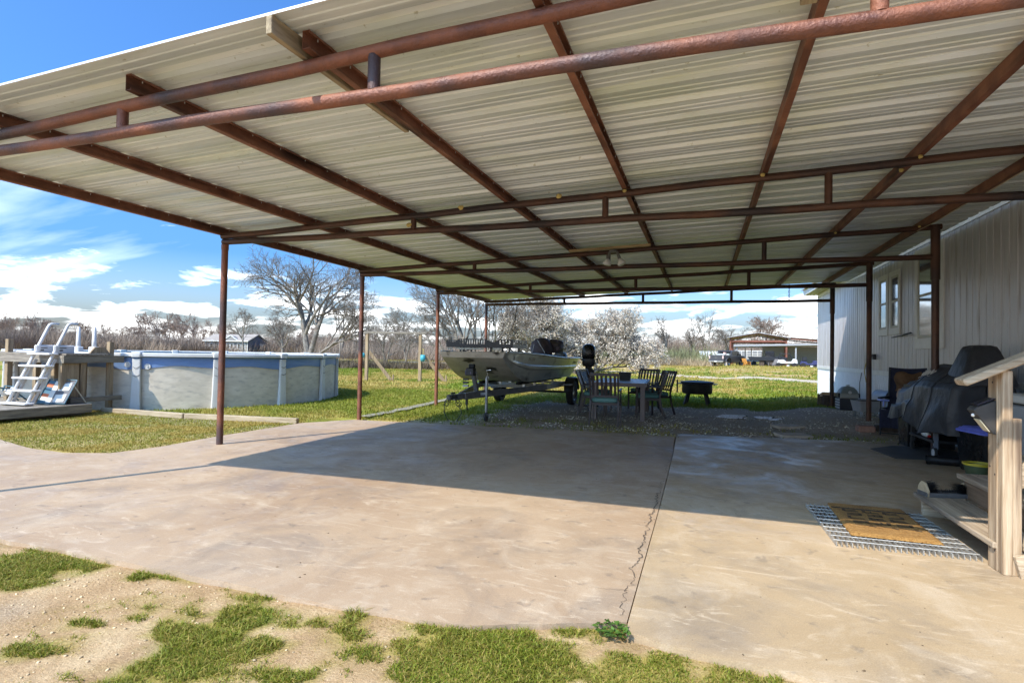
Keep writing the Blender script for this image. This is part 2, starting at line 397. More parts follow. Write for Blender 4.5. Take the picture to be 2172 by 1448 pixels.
# ------------------------------------------------------------------ grass blades
def blade_mat(name, a, b2, tr=.35):
    mt = bpy.data.materials.new(name); mt.use_nodes = True; t = mt.node_tree; n = t.nodes.new; l = t.links.new
    b = t.nodes['Principled BSDF']; o = t.nodes['Material Output']; b.inputs['Roughness'].default_value = .55; b.inputs['Specular IOR Level'].default_value = .25
    ge = n('ShaderNodeNewGeometry'); at = n('ShaderNodeAttribute'); at.attribute_name = 'dry'
    r1 = n('ShaderNodeValToRGB'); l(ge.outputs['Random Per Island'], r1.inputs[0]); r1.color_ramp.elements[0].color = (*a[0], 1); r1.color_ramp.elements[1].color = (*a[1], 1)
    r2 = n('ShaderNodeValToRGB'); l(ge.outputs['Random Per Island'], r2.inputs[0]); r2.color_ramp.elements[0].color = (*b2[0], 1); r2.color_ramp.elements[1].color = (*b2[1], 1)
    mx_ = n('ShaderNodeMix'); mx_.data_type = 'RGBA'; l(at.outputs['Fac'], mx_.inputs[0]); l(r1.outputs[0], mx_.inputs[6]); l(r2.outputs[0], mx_.inputs[7])
    l(mx_.outputs[2], b.inputs['Base Color'])
    tl = n('ShaderNodeBsdfTranslucent'); l(mx_.outputs[2], tl.inputs[0]); ms = n('ShaderNodeMixShader'); ms.inputs[0].default_value = tr
    l(b.outputs[0], ms.inputs[1]); l(tl.outputs[0], ms.inputs[2]); l(ms.outputs[0], o.inputs[0])
    return mt
BLADE = blade_mat('grass_blade', ((.080, .130, .008), (.235, .28, .022)), ((.32, .245, .05), (.50, .38, .12)))
def blades(x, y, h, wd, dryv, lean=.55):
    n = len(x); z = gh(x, y)-.006
    a = rng.random(n)*2*np.pi; ln = lean*(.3+rng.random(n))
    dx, dy = np.cos(a), np.sin(a); b = rng.random(n)*2*np.pi; wx, wy = np.cos(b)*wd/2, np.sin(b)*wd/2
    m1 = np.stack([x+dx*h*ln*.3, y+dy*h*ln*.3, z+h*.6], -1)
    tip = np.stack([x+dx*h*ln, y+dy*h*ln, z+h*(1-.25*ln)], -1)
    W = np.stack([wx, wy, np.zeros(n)], -1); B = np.stack([x, y, z], -1)
    V = np.stack([B-W, B+W, m1+W*.75, m1-W*.75, tip], 1).reshape(-1, 3)
    k = np.arange(n)[:, None]*5
    Fq = np.concatenate([k+np.array([[0, 1, 2]]), k+np.array([[0, 2, 3]]), k+np.array([[3, 2, 4]])], 0)
    return V, Fq, np.repeat(dryv, 5)
def scatter(nc, x0, x1, y0, y1, keep):
    x = x0+rng.random(nc)*(x1-x0); y = y0+rng.random(nc)*(y1-y0); g, d, gv, rd = cover(x, y)
    k = keep(x, y, g, d, rd); return x[k], y[k], d[k]
def outside_slab(x, y):
    e = np.interp(x, [-1.28, -1.0, -.6, -.33, -.32, -.12, .14, .47, 1.4], [2.40, 2.44, 2.61, 2.73, 2.65, 2.57, 2.55, 2.51, 2.47])
    return ~(((x > -6.62) & (x < -.33) & (y > e) & (y < 9.0)) | ((x < -6.4) & (y > 2.40) & (y < 4.72)) | ((x >= -.33) & (x < 3.65) & (y > e) & (y < 9.75)))
def pool_out(x, y): return np.hypot(x+12.76, y-11.33) > 3.7
def inview(x, y, mg=60):
    px, py, dz = proj(np.stack([x, y, np.zeros_like(x)], -1)); return (dz > .2) & (px > -mg) & (px < 2172+mg) & (py < 1448+3*mg)
def make_grass(name, sets, label, cat='grass'):
    Vs, Fs, Ds = [], [], []; k = 0
    for V, Fq, D in sets: Vs.append(V); Fs.append(Fq+k); Ds.append(D); k += len(V)
    o = np_mesh(name, np.concatenate(Vs), np.concatenate(Fs), BLADE, attr={'dry': np.concatenate(Ds)}); stuff(o); return tag(o, label, cat)
def S(nc, x0, x1, y0, y1, fn): return scatter(nc, x0, x1, y0, y1, lambda x, y, g, d, rd: outside_slab(x, y) & pool_out(x, y) & inview(x, y) & fn(x, y, g, d))
x, y, d = S(420000, -4.6, 1.0, 1.35, 2.76, lambda x, y, g, d: (g*g > .04+rng.random(len(x))) & (y < 2.8))
s1 = blades(x, y, (.008+.032*rng.random(len(x))**1.6)*(.55+.9*fbm(x*3, y*3, 2))*(.3+.7*cover(x, y)[0]), .0035+.002*rng.random(len(x)), np.where(rng.random(len(x)) < .22, .9, .35*rng.random(len(x))*fbm(x*4, y*4, 2)*2), 1.3)
x, y, d = S(22000, -4.6, 1.0, 1.35, 2.60, lambda x, y, g, d: (g < .3) & (rng.random(len(x)) < .10+.22*sstep(fbm(x*5, y*5, 2), .5, .7)) & (y < 2.8))
s2 = blades(x, y, .006+.012*rng.random(len(x)), .003+0*x, .75+.25*rng.random(len(x)), 1.6)
x, y, d = S(30000, -4.6, 1.0, 1.35, 2.60, lambda x, y, g, d: (g > .15) & (g < .8) & (y < 2.5) & (rng.random(len(x)) < .22))
s3 = blades(x, y, .010+.022*rng.random(len(x)), .0022+.001*rng.random(len(x)), .8+.2*rng.random(len(x)), 2.2)
make_grass('front_grass', [s1, s2, s3], 'patchy green grass growing on bare soil in front of the slab')
x, y, d = S(90000, -12.5, -6.3, 4.5, 8.3, lambda x, y, g, d: rng.random(len(x)) < g*.95)
t1 = blades(x, y, .018+.03*rng.random(len(x)), .007+.005*rng.random(len(x)), np.clip(d+.3*(rng.random(len(x))-.5), 0, 1), .8)
make_grass('plot_grass', [t1], 'dry patchy grass plot between walkway and pool deck')
x, y, d = S(150000, -16, 4.6, 8.3, 17.5, lambda x, y, g, d: rng.random(len(x)) < g**1.4*.85)
u1 = blades(x, y, .03+.05*rng.random(len(x)), .010+.008*rng.random(len(x)), np.clip(d*.7+.3*(rng.random(len(x))-.5), 0, 1), .7)
x, y, d = S(100000, -32, 14, 17.5, 34, lambda x, y, g, d: rng.random(len(x)) < g**1.4*.8)
u2 = blades(x, y, .04+.07*rng.random(len(x)), .022+.018*rng.random(len(x)), np.clip(d+.3*(rng.random(len(x))-.5), 0, 1), .7)
x, y, d = S(110000, -90, 40, 34, 92, lambda x, y, g, d: rng.random(len(x)) < g**1.4*.7)
u3 = blades(x, y, .05+.11*rng.random(len(x))**2, .06+.07*rng.random(len(x)), np.clip(d+.3*(rng.random(len(x))-.5), 0, 1), .7)
make_grass('lawn_grass', [u1, u2, u3], 'green and straw coloured lawn grass stretching behind the carport')

# ------------------------------------------------------------------ pebbles
_bm = bmesh.new(); bmesh.ops.create_icosphere(_bm, subdivisions=1, radius=1); _iv = np.array([v.co[:] for v in _bm.verts]); _if = np.array([[v.index for v in f.verts] for f in _bm.faces]); _bm.free()
def pebbles(x, y, s, zoff=0.0, flat=.55):
    n = len(x); a = rng.random(n)*6.28; ca, sa = np.cos(a), np.sin(a)
    P = _iv[None]*(1+.5*(rng.random((n, len(_iv), 1))-.5))*s[:, None, None]*np.array([1, .75, flat])
    X = P[..., 0]*ca[:, None]-P[..., 1]*sa[:, None]; Y = P[..., 0]*sa[:, None]+P[..., 1]*ca[:, None]
    V = np.stack([X+x[:, None], Y+y[:, None], P[..., 2]+(gh(x, y)+zoff+s*flat*.35)[:, None]], -1).reshape(-1, 3)
    return V, (np.arange(n)[:, None, None]*len(_iv)+_if[None]).reshape(-1, 3)
PEB = material('pebble', (.50, .45, .36), .9, island=.45, var=.15, scale=30)
x, y, d = S(15000, -4.6, 3.5, 9.3, 15.0, lambda x, y, g, d: (g < .6) & (rng.random(len(x)) < .06+.75*sstep(fbm(x*1.6, y*1.6, 3), .42, .68)))
V, Fq = pebbles(x, y, .006+.017*rng.random(len(x))**2.5); o = np_mesh('yard_gravel', V, Fq, PEB); stuff(o); tag(o, 'scattered pale gravel on the dark soil under the carport', 'gravel')
x, y, d = S(5200, -4.4, 1.0, 1.35, 2.5, lambda x, y, g, d: (g < .5) & (rng.random(len(x)) < np.where(x < -2.2, .75, .22)))
V, Fq = pebbles(x, y, .0015+.009*rng.random(len(x))**4); o = np_mesh('front_gravel', V, Fq, material('pebble_front', (.52, .40, .25), .9, island=.4)); stuff(o); tag(o, 'small limestone pebbles in the bare soil before the slab', 'gravel')
# leaf litter on the soil beyond the slab
x, y, d = S(5000, -4.5, 3.5, 9.2, 12.6, lambda x, y, g, d: (g < .7) & (rng.random(len(x)) < .5))
V, Fq = pebbles(x, y, .008+.014*rng.random(len(x)), flat=.18); o = np_mesh('leaf_litter', V, Fq, material('leaf_litter', (.20, .13, .07), .9, island=.5)); stuff(o); tag(o, 'brown dead leaves strewn over the soil past the slab', 'leaf litter')

# ------------------------------------------------------------------ concrete
def concrete_mat(name, base, base2, dark, light, rlo, rhi, seed):
    mt = bpy.data.materials.new(name); mt.use_nodes = True; t = mt.node_tree; n = t.nodes.new; l = t.links.new
    b = t.nodes['Principled BSDF']; b.inputs['Specular IOR Level'].default_value = .35
    tcn = n('ShaderNodeTexCoord'); mp = n('ShaderNodeMapping'); l(tcn.outputs['Object'], mp.inputs[0]); mp.inputs['Location'].default_value = (seed, seed*2, 0)
    def noise(s, d=6, rg=.6, dist=0, st=None):
        q = n('ShaderNodeTexNoise'); q.inputs['Scale'].default_value = s; q.inputs['Detail'].default_value = d; q.inputs['Roughness'].default_value = rg; q.inputs['Distortion'].default_value = dist
        if st:
            m2 = n('ShaderNodeMapping'); m2.inputs['Scale'].default_value = st; l(mp.outputs[0], m2.inputs[0]); l(m2.outputs[0], q.inputs['Vector'])
        else: l(mp.outputs[0], q.inputs['Vector'])
        return q.outputs[0]
    def ramp(v, *st):
        q = n('ShaderNodeValToRGB'); l(v, q.inputs[0]); cr = q.color_ramp
        while len(cr.elements) < len(st): cr.elements.new(.5)
        for e, (p, c) in zip(cr.elements, st): e.position = p; e.color = (*c, 1) if isinstance(c, tuple) else (c, c, c, 1)
        return q.outputs[0]
    def mix(f, a, c, bt='MIX'):
        q = n('ShaderNodeMix'); q.data_type = 'RGBA'; q.blend_type = bt
        if isinstance(f, float): q.inputs[0].default_value = f
        else: l(f, q.inputs[0])
        l(a, q.inputs[6])
        if isinstance(c, tuple): q.inputs[7].default_value = (*c, 1)
        else: l(c, q.inputs[7])
        return q.outputs[2]
    c = ramp(noise(.55, 8, .62, .6), (.34, base), (.66, base2))
    c = mix(ramp(noise(1.9, 9, .7, 1.2), (.48, 0.0), (.70, .65)), c, light)
    c = mix(ramp(noise(1.15, 8, .68, .8, (1, .8, 1)), (.50, 0.0), (.72, .7)), c, dark)
    c = mix(ramp(noise(7.0, 5, .6, .5), (.61, 0.0), (.69, .5)), c, tuple(q*.8 for q in dark))
    c = mix(ramp(noise(34, 3, .5), (.70, 0.0), (.78, .4)), c, tuple(q*.45 for q in dark))
    c = mix(ramp(noise(4.0, 9, .75, 2.5, (.5, 1.6, 1)), (.55, 0.0), (.66, .55)), c, tuple(min(.8, q*1.18) for q in light))
    fine = noise(150, 6, .7)
    cb = n('ShaderNodeCombineColor'); [l(fine, cb.inputs[i]) for i in range(3)]
    c = mix(.55, c, cb.outputs[0], 'OVERLAY')
    l(c, b.inputs['Base Color'])
    mr = n('ShaderNodeMapRange'); l(noise(1.3, 8, .72, 1.0), mr.inputs[0]); mr.inputs[1].default_value = .38; mr.inputs[2].default_value = .62; mr.inputs[3].default_value = rhi; mr.inputs[4].default_value = rlo
    l(mr.outputs[0], b.inputs['Roughness'])
    bp = n('ShaderNodeBump'); bp.inputs['Strength'].default_value = .25; bp.inputs['Distance'].default_value = .006; l(noise(22, 8, .7), bp.inputs['Height']); l(bp.outputs[0], b.inputs['Normal'])
    return mt
CONC = concrete_mat('concrete_left', (.32, .222, .142), (.415, .308, .208), (.185, .148, .12), (.475, .385, .29), .45, .8, 3.0)
CONC2 = concrete_mat('concrete_right', (.35, .252, .148), (.44, .33, .21), (.205, .165, .128), (.505, .41, .305), .36, .75, 9.0)
def edge(pts, step=.12, amp=.012):
    out = []
    for (x0, y0), (x1, y1) in zip(pts[:-1], pts[1:]):
        k = max(1, int(math.hypot(x1-x0, y1-y0)/step))
        for i in range(k): t = i/k; out.append((x0+(x1-x0)*t+random.uniform(-amp, amp), y0+(y1-y0)*t+random.uniform(-amp, amp)))
    out.append(pts[-1]); return out
left_poly = [(-.328, 2.74), (-.331, 5.0), (-.351, 7.5), (-.40, 9.17)] + edge([(-.40, 9.17), (-2, 9.22), (-3.77, 9.0), (-5.36, 8.86), (-6.0, 8.80), (-6.52, 8.0)]) \
    + edge([(-6.52, 8.0), (-6.56, 6.4), (-6.50, 5.35), (-6.62, 4.80), (-7.12, 4.60), (-7.8, 4.64), (-8.8, 4.90), (-17, 7.2)], .15, .008) \
    + [(-17, 2.43)] + edge([(-17, 2.43), (-4.3, 2.42), (-3.3, 2.43), (-2.57, 2.42), (-1.8, 2.39), (-1.28, 2.41), (-1.0, 2.45), (-.6, 2.62), (-.328, 2.74)], .1, .008)[1:-1]
right_poly = [(-.322, 2.66), (-.12, 2.58)] + edge([(-.12, 2.58), (.14, 2.56), (.47, 2.52), (1.4, 2.48), (4.2, 2.5)], .12, .007)[1:] + [(4.2, 10.2)] \
    + edge([(3.4, 10.45), (2.82, 10.30), (2.62, 10.14), (2.5, 10.02), (.79, 9.69), (-.38, 9.52)], .12, .012) + [(-.345, 7.5), (-.325, 5.0)]
def slab(poly, mat, name):
    mb = MB(); mb.prism(poly, -.12, 0.0); o = mb.build(name, mat, bevel=0.0); return struct(o)
sl = slab(left_poly, CONC, 'concrete_slab'); sr = slab(right_poly, CONC2, 'concrete_slab')
DARK = material('dark_gap', (.085, .066, .05), .95)
def ribbon(pts, wds, z, name, mat, parent):
    P = [[], []]
    for i, p in enumerate(pts):
        a = Vector(pts[max(0, i-1)]); b = Vector(pts[min(len(pts)-1, i+1)]); d = (b-a).normalized(); nrm = Vector((-d.y, d.x))
        P[0].append((p[0]+nrm.x*wds[i]/2, p[1]+nrm.y*wds[i]/2, z)); P[1].append((p[0]-nrm.x*wds[i]/2, p[1]-nrm.y*wds[i]/2, z))
    return MB().grid(P).build(name, mat, parent)
rr = random.Random(3); xx = -.37; yy = 2.78; run = []; wv = .004
def flush(run):
    if len(run) > 3: ribbon([q[:2] for q in run], [q[2] for q in run], .0035, 'crack', DARK, sl)
while yy < 8.6:
    xx += rr.gauss(0, .009)-(xx+.366)*.22; yy += rr.uniform(.006, .030); wv = min(.008 if 3.2 < yy < 6 else .003, max(.0012, wv*rr.uniform(.7, 1.42)))
    run.append((xx, yy, wv))
    if rr.random() < (.012 if yy < 6 else .05): flush(run); run = []; yy += rr.uniform(.02, .25); xx = -.366+rr.uniform(-.02, .012)
flush(run)
for sy, L_ in ((3.1, 14), (4.3, 10), (5.0, 12), (5.6, 9)):
    bx = [( -.37, sy, .003)]
    for k in range(L_): bx.append((bx[-1][0]-rr.uniform(.004, .022), bx[-1][1]+rr.gauss(0, .008), .0025*(1-k/L_)+.0006))
    flush(bx)
pts = [(-3.9+.11*i+rr.uniform(-.02, .02), 2.62+.09*math.sin(i*.5)) for i in range(16)]
# damp rut beside the left posts
RUT = material('damp_mud', (.20, .18, .12), .6, col2=(.31, .28, .20), scale=3, bump=.3, bscale=14, rvar=.2)
rp = [G(770, 884), G(815, 876), G(860, 867), G(905, 857), G(945, 848), G(985, 838)]
P = [[], []]
pp = []
for i in range(len(rp)-1):
    for k in range(5): t = k/5; pp.append((rp[i][0]*(1-t)+rp[i+1][0]*t, rp[i][1]*(1-t)+rp[i+1][1]*t))
ribbon(pp, [.10+.16*rr.random()+.10*math.sin(i_*.8)**2 for i_ in range(len(pp))], .012, 'muddy_rut', RUT, None)['kind'] = 'structure'

# windblown bits on the slabs
rgd = np.random.default_rng(41); nd_ = 420
x = -6.3+rgd.random(nd_)*9.6; y = 2.6+6.3*rgd.random(nd_)**1.3
P_, F_ = pebbles(x, y, .0025+.007*rgd.random(nd_)**3, 0, .2); P_[:, 2] += np.repeat(-gh(x, y)+.0005, len(_iv))
o = np_mesh('slab_litter', P_, F_, material('slab_litter', (.12, .085, .05), .9, island=.6)); stuff(o); tag(o, 'tiny leaf bits and grit strewn over the concrete slabs', 'litter')
# ------------------------------------------------------------------ carport
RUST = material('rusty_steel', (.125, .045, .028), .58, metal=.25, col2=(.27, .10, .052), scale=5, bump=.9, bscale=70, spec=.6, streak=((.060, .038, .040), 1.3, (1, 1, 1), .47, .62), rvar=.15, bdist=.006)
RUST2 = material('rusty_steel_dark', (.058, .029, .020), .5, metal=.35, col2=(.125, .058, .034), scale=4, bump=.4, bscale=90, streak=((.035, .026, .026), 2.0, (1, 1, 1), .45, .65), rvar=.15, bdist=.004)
PURL = material('red_oxide_purlin', (.145, .056, .033), .6, metal=.1, col2=(.27, .115, .065), scale=4, bump=.2, bscale=50, streak=((.045, .02, .014), 2.5, (3, .4, 3), .5, .68))
def roof_mat(nm, lo_, hi_):
    mt = bpy.data.materials.new(nm); mt.use_nodes = True; t = mt.node_tree; n = t.nodes.new; l = t.links.new
    b = t.nodes['Principled BSDF']; b.inputs['Metallic'].default_value = .2; b.inputs['Specular IOR Level'].default_value = .5
    tcn = n('ShaderNodeTexCoord')
    def noise(s, st, d=6):
        m2 = n('ShaderNodeMapping'); m2.inputs['Scale'].default_value = st; l(tcn.outputs['Object'], m2.inputs[0])
        q = n('ShaderNodeTexNoise'); q.inputs['Scale'].default_value = s; q.inputs['Detail'].default_value = d; q.inputs['Roughness'].default_value = .65; l(m2.outputs[0], q.inputs['Vector']); return q.outputs[0]
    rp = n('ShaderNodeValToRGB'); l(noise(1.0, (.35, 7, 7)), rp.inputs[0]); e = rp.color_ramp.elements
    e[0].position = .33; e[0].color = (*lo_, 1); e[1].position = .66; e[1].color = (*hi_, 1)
    sp = n('ShaderNodeValToRGB'); l(noise(16, (1, 1.3, 1), 3), sp.inputs[0]); sp.color_ramp.elements[0].position = .66; sp.color_ramp.elements[0].color = (1, 1, 1, 1)
    sp.color_ramp.elements[1].position = .74; sp.color_ramp.elements[1].color = (.62, .59, .48, 1)
    gr = n('ShaderNodeValToRGB'); l(noise(.8, (.6, 2.4, 1), 4), gr.inputs[0]); gr.color_ramp.elements[0].position = .45; gr.color_ramp.elements[0].color = (1, 1, 1, 1)
    gr.color_ramp.elements[1].position = .68; gr.color_ramp.elements[1].color = (.86, .88, .74, 1)
    def mul(a, c):
        q = n('ShaderNodeMix'); q.data_type = 'RGBA'; q.blend_type = 'MULTIPLY'; q.inputs[0].default_value = 1; l(a, q.inputs[6]); l(c, q.inputs[7]); return q.outputs[2]
    l(mul(mul(rp.outputs[0], sp.outputs[0]), gr.outputs[0]), b.inputs['Base Color'])
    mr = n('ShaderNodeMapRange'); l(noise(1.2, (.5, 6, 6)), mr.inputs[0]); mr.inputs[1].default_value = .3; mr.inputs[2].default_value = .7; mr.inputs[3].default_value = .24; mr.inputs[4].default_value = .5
    l(mr.outputs[0], b.inputs['Roughness'])
    bp = n('ShaderNodeBump'); bp.inputs['Strength'].default_value = .12; bp.inputs['Distance'].default_value = .01; l(noise(2.2, (.5, 3, 3), 4), bp.inputs['Height']); l(bp.outputs[0], b.inputs['Normal'])
    return mt
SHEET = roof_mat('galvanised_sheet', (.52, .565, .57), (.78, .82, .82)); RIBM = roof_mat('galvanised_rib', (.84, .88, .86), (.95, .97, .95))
LUMBER = material('weathered_lumber', (.20, .155, .095), .8, col2=(.40, .32, .20), scale=3, stretch=(8, .8, 8), bump=.4, bscale=10, detail=8)
LUMBERX = material('weathered_lumber_x', (.22, .15, .075), .8, col2=(.44, .32, .16), scale=3, stretch=(.8, 8, 8), bump=.4, bscale=10, detail=8)
FOAM = material('yellow_foam', (.52, .40, .14), .9, var=.3, scale=30, bump=.6, bscale=60)
XL, XR, ZB, ZTL, ZTR = -6.0, 2.953, 2.66, 2.735, 3.063
YT = [2.62, 5.79, 8.96, 12.12, 15.29]
WEB = [[-3.6, -1.71, .67], [-3.2, -.97, 1.08], [-3.75, -1.44, .84], [-3.7, -1.36, .86], [-3.67, -1.52, .68]]
SL = (ZTR-ZTL)/(XR-XL)
def ztop(x): return ZTL+SL*(x-XL)
carport = thing('carport', 'open carport of rusty pipe trusses and posts under a ribbed metal roof', 'carport', (XL, YT[0], 0))
def inC(o, parent=None):                              # world-space mesh to a child of the carport
    o.parent = parent or carport
    if parent is None: o.location = Vector(o.location)-Vector(carport.location)
    return o
for i, Y in enumerate(YT):
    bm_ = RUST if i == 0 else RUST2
    mb = MB()
    bot = [(XL-.03+(XR-XL+.06)*k/12, Y, ZB+.006*math.sin(k*1.9+i)) for k in range(13)]
    mb.tube(bot, .038, 14); bc = inC(mb.build('truss', bm_, None, auto=40)); 
    top = [(XL-.05+(XR-XL+.12)*k/12, Y, ztop(XL+(XR-XL)*k/12)+.006*math.sin(k*2.3+i*2)) for k in range(13)]
    inC(MB().tube(top, .038, 14).build('top_chord', bm_, None, auto=40), bc)
    for x in WEB[i]:
        inC(MB().tube([(x, Y, ZB+.02), (x, Y, ztop(x)-.02)], .034, 12).build('web_post', bm_, None, auto=40), bc)
    # posts
    lp = MB().tube([(XL, Y, -.08), (XL, Y, ZB-.03)], .041, 16)
    lp.tube([(XL, Y, ZB-.1), (XL, Y, ZB-.03)], .046, 16)
    inC(lp.build('post', RUST, None, auto=40))
    rp_ = MB().tube([(XR, Y, -.05), (XR, Y, 2.35)], .045, 16).tube([(XR, Y, 2.35), (XR, Y, ztop(XR)+.03)], .055, 16)
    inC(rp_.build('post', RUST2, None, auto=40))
PX = [(-6.11, -6.14), (-4.78, -4.5), (-3.42, -3.22), (-2.08, -1.98), (-.77, -.78), (.55, .55), (1.8, 1.8), (2.88, 2.88)]
for x0, x1 in PX:
    zb = lambda x: ztop(x)+.040
    mb = MB(); prof = [(.046, 0), (0, 0), (0, .102), (.046, .102), (.046, .088), (.042, .088), (.042, .098), (.004, .098), (.004, .004), (.042, .004), (.042, .014), (.046, .014)]
    n = len(prof); vs = []
    for k in range(9):
        t = k/8; x = x0+(x1-x0)*t; y = 2.52+(16.05-2.52)*t; vs += [(x-.027+a, y, zb(x)+b) for a, b in prof]
    fs = [tuple(range(n-1, -1, -1)), tuple(8*n+q for q in range(n))]
    for k in range(8): fs += [(k*n+q, k*n+(q+1) % n, (k+1)*n+(q+1) % n, (k+1)*n+q) for q in range(n)]
    inC(mb.add(vs, fs).build('purlin', PURL, None))
    tips = MB()                                       # screw points under the sheet
    for y in np.arange(2.6, 15.8, .305):
        x = x0+(x1-x0)*(y-2.52)/13.5; tips.tube([(x+.012, y, zb(x)+.075), (x+.012, y, zb(x)+.0975)], .0035, 5)
    inC(stuff(tips.build('screws', material('zinc', (.6, .6, .58), .4, metal=.8), None)))
# roof: 15 ribbed sheets laid side by side along the carport, ribs running down the slope
P0 = .3048; prof = [(0, 0), (.062, 0), (.069, .006), (.082, .006), (.089, 0), (.128, 0), (.135, .006), (.148, .006), (.155, 0), (.200, 0), (.216, .028), (.289, .028), (.3048, 0)]
def roofz(x): return ztop(x)+.040+.1045
for k in range(15):
    y0 = 2.34+k*.9144; cr = []
    for q in range(3):
        for a, b in prof[(0 if q == 0 else 1):]: cr.append((y0+q*P0+a, b))
    cr.append((cr[-1][0]+.03, -.0035))
    xs = np.linspace(-6.25, 3.46, 14); dz = .0018*(k % 2)
    rows = []
    for xi, x in enumerate(xs):
        rows.append([(x+random.uniform(-.004, .004)*(xi in (0, 13)), y+.002*math.sin(x*3+k), roofz(x)+dz+b+.002*math.sin(x*2.1+k*1.7+y*5)) for y, b in cr])
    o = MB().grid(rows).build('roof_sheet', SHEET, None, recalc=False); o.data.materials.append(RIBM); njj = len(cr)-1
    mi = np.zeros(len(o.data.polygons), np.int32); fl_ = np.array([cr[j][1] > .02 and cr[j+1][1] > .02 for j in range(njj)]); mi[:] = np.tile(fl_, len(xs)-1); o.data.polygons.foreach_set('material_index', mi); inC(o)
# front trim strip and lumber pieces
inC(MB().bar((-6.25, 2.335, roofz(-6.25)-.004), (3.46, 2.335, roofz(3.46)-.004), .010, .014).build('edge_trim', material('white_trim_metal', (.72, .70, .66), .4, metal=.3), None))
inC(MB().bar((-2.165, 2.33, roofz(-2.165)-.058), (-2.13, 3.72, roofz(-2.13)-.058), .038, .10).build('lumber_block', LUMBER, None, bevel=.003))
inC(MB().bar((.475, 2.36, roofz(.475)-.058), (.475, 3.05, roofz(.475)-.058), .075, .10).build('lumber_block', LUMBER, None, bevel=.003))
rr = random.Random(8)
for px, py, Yf in ((978, 441, 5.76), (1186, 416, 5.76), (868, 477, 5.76), (1325, 405, 5.75), (1618, 371, 5.75), (1953, 332, 5.75), (1912, 361, 5.95), (1950, 481, 8.93), (1772, 494, 8.93)):
    c = atY(px, py, Yf); s = .030 if px < 1200 else .019
    inC(MB().ball(c, s, 9, 6, (1.1, .8, .9), .22, rr).build('foam_blob', FOAM, None, smooth=True))
inC(MB().tube([atY(2172, 362, 6.6), atY(2100, 405, 7.2), atY(2040, 437, 7.8), atY(1985, 470, 8.6), atY(1945, 490, 8.9)], .005, 6).build('cable', material('pale_wire', (.45, .36, .22), .6), None, smooth=True))
# light fixture under the roof with its board
fl = thing('flood_light', 'twin bulb light fixture on a bare board between two purlins', 'light', (-1.35, 8.7, 2.86))
zz = roofz(-1.4)-.135
MB().bar((-2.02+1.35, 0, zz-2.86-.02), (-.76+1.35, 0, zz-2.86+.025), .09, .035).build('board', LUMBERX, fl, bevel=.003)
b0 = Vector((.02, 0, zz-2.86-.035)); DG = material('dull_grey', (.14, .14, .13), .5); GLA = material('bulb_glass', (.62, .62, .58), .25)
MB().lathe([(0, 0), (.055, 0), (.055, -.03), (0, -.03)], 16, b0).build('base', DG, fl)
for dx, tx in ((-.045, -.05), (.06, .10)):
    a = b0+Vector((dx, 0, -.02)); e = a+Vector((tx*.5, -.02, -.12)); e2 = e+Vector((tx*.35, -.015, -.085)); hd = MB().tube([a, e], [.02, .028], 10).build('lamp_holder', DG, fl)
    MB().tube([e, e+(e2-e)*.35, e+(e2-e)*.8, e2], [.03, .045, .065, .06], 14).build('bulb', GLA, hd, smooth=True)
# chain and ropes
def chain(name, a, n, ln, label, parent=None):
    c = thing(name, label, 'chain', a)
    for k in range(n):
        mb = MB(); z = -k*ln*.78; ring = []
        for q in range(11):
            t = 2*math.pi*q/10; x, zz_ = .012*math.cos(t), ln*.5*math.sin(t)
            ring.append((x if k % 2 else 0, 0 if k % 2 else x, z-ln*.5+zz_))
        mb.tube(ring, .0045, 5, cap=False).build('link', RUST2, c)
chain('hanging_chain', (*atY(1674, 603, 12.08)[:2], 2.70), 9, .052, 'short dark chain hanging from the carport truss near the house corner')
ro = MB().tube([(-5.75, 15.29, 2.62), (-5.76, 15.27, 2.2), (-5.80, 15.27, 1.6), (-5.84, 15.27, 1.5)], .012, 6).tube([(-5.05, 15.29, 2.66), (-5.10, 15.26, 2.2), (-5.2, 15.25, 1.95), (-5.08, 15.25, 1.8), (-5.02, 15.25, 1.92), (-5.12, 15.25, 2.0)], .012, 6).build('hanging_rope', material('dark_rope', (.06, .055, .05), .9), None, smooth=True)
tag(ro, 'dark ropes dangling from the far left end of the carport truss', 'rope')

# ------------------------------------------------------------------ mobile home
XW = 3.6; YH0, YH1 = -2.4, 20.75
SIDING = material('grey_siding', (.40, .385, .40), .38, col2=(.58, .56, .57), scale=2.2, stretch=(6, 6, .35), bump=.35, bscale=9, detail=9, spec=.55, contrast=(.3, .72), rvar=.12,
                  streak=((.29, .245, .22), 2.0, (3, 3, .5), .55, .75))
WHITE = material('white_paint', (.68, .67, .64), .5, var=.06, scale=6, bump=.1, bscale=40)
VINYL = material('white_skirting', (.72, .74, .78), .45, var=.05, scale=4)
GLASS = bpy.data.materials.new('window_glass'); GLASS.use_nodes = True; _b = GLASS.node_tree.nodes['Principled BSDF']
_b.inputs['Base Color'].default_value = (.42, .46, .50, 1); _b.inputs['Roughness'].default_value = .06; _b.inputs['Specular IOR Level'].default_value = 1.0; _b.inputs['Metallic'].default_value = .75
home = thing('mobile_home', 'long grey wood sided mobile home with white skirting and white window frames', 'house', (XW, YH0, 0))
def inH(o, parent=None):
    o.parent = parent or home
    if parent is None: o.location = Vector(o.location)-Vector(home.location)
    return o
inH(MB().bb(XW+.02, XW+4.6, YH0, YH1-.012, .06, 3.36).build('wall', material('house_core', (.07, .065, .06), .9), None))
bd = MB().bb(XW-.012, XW+.02, 0, .183, 0, 2.33).mesh('siding_board'); 
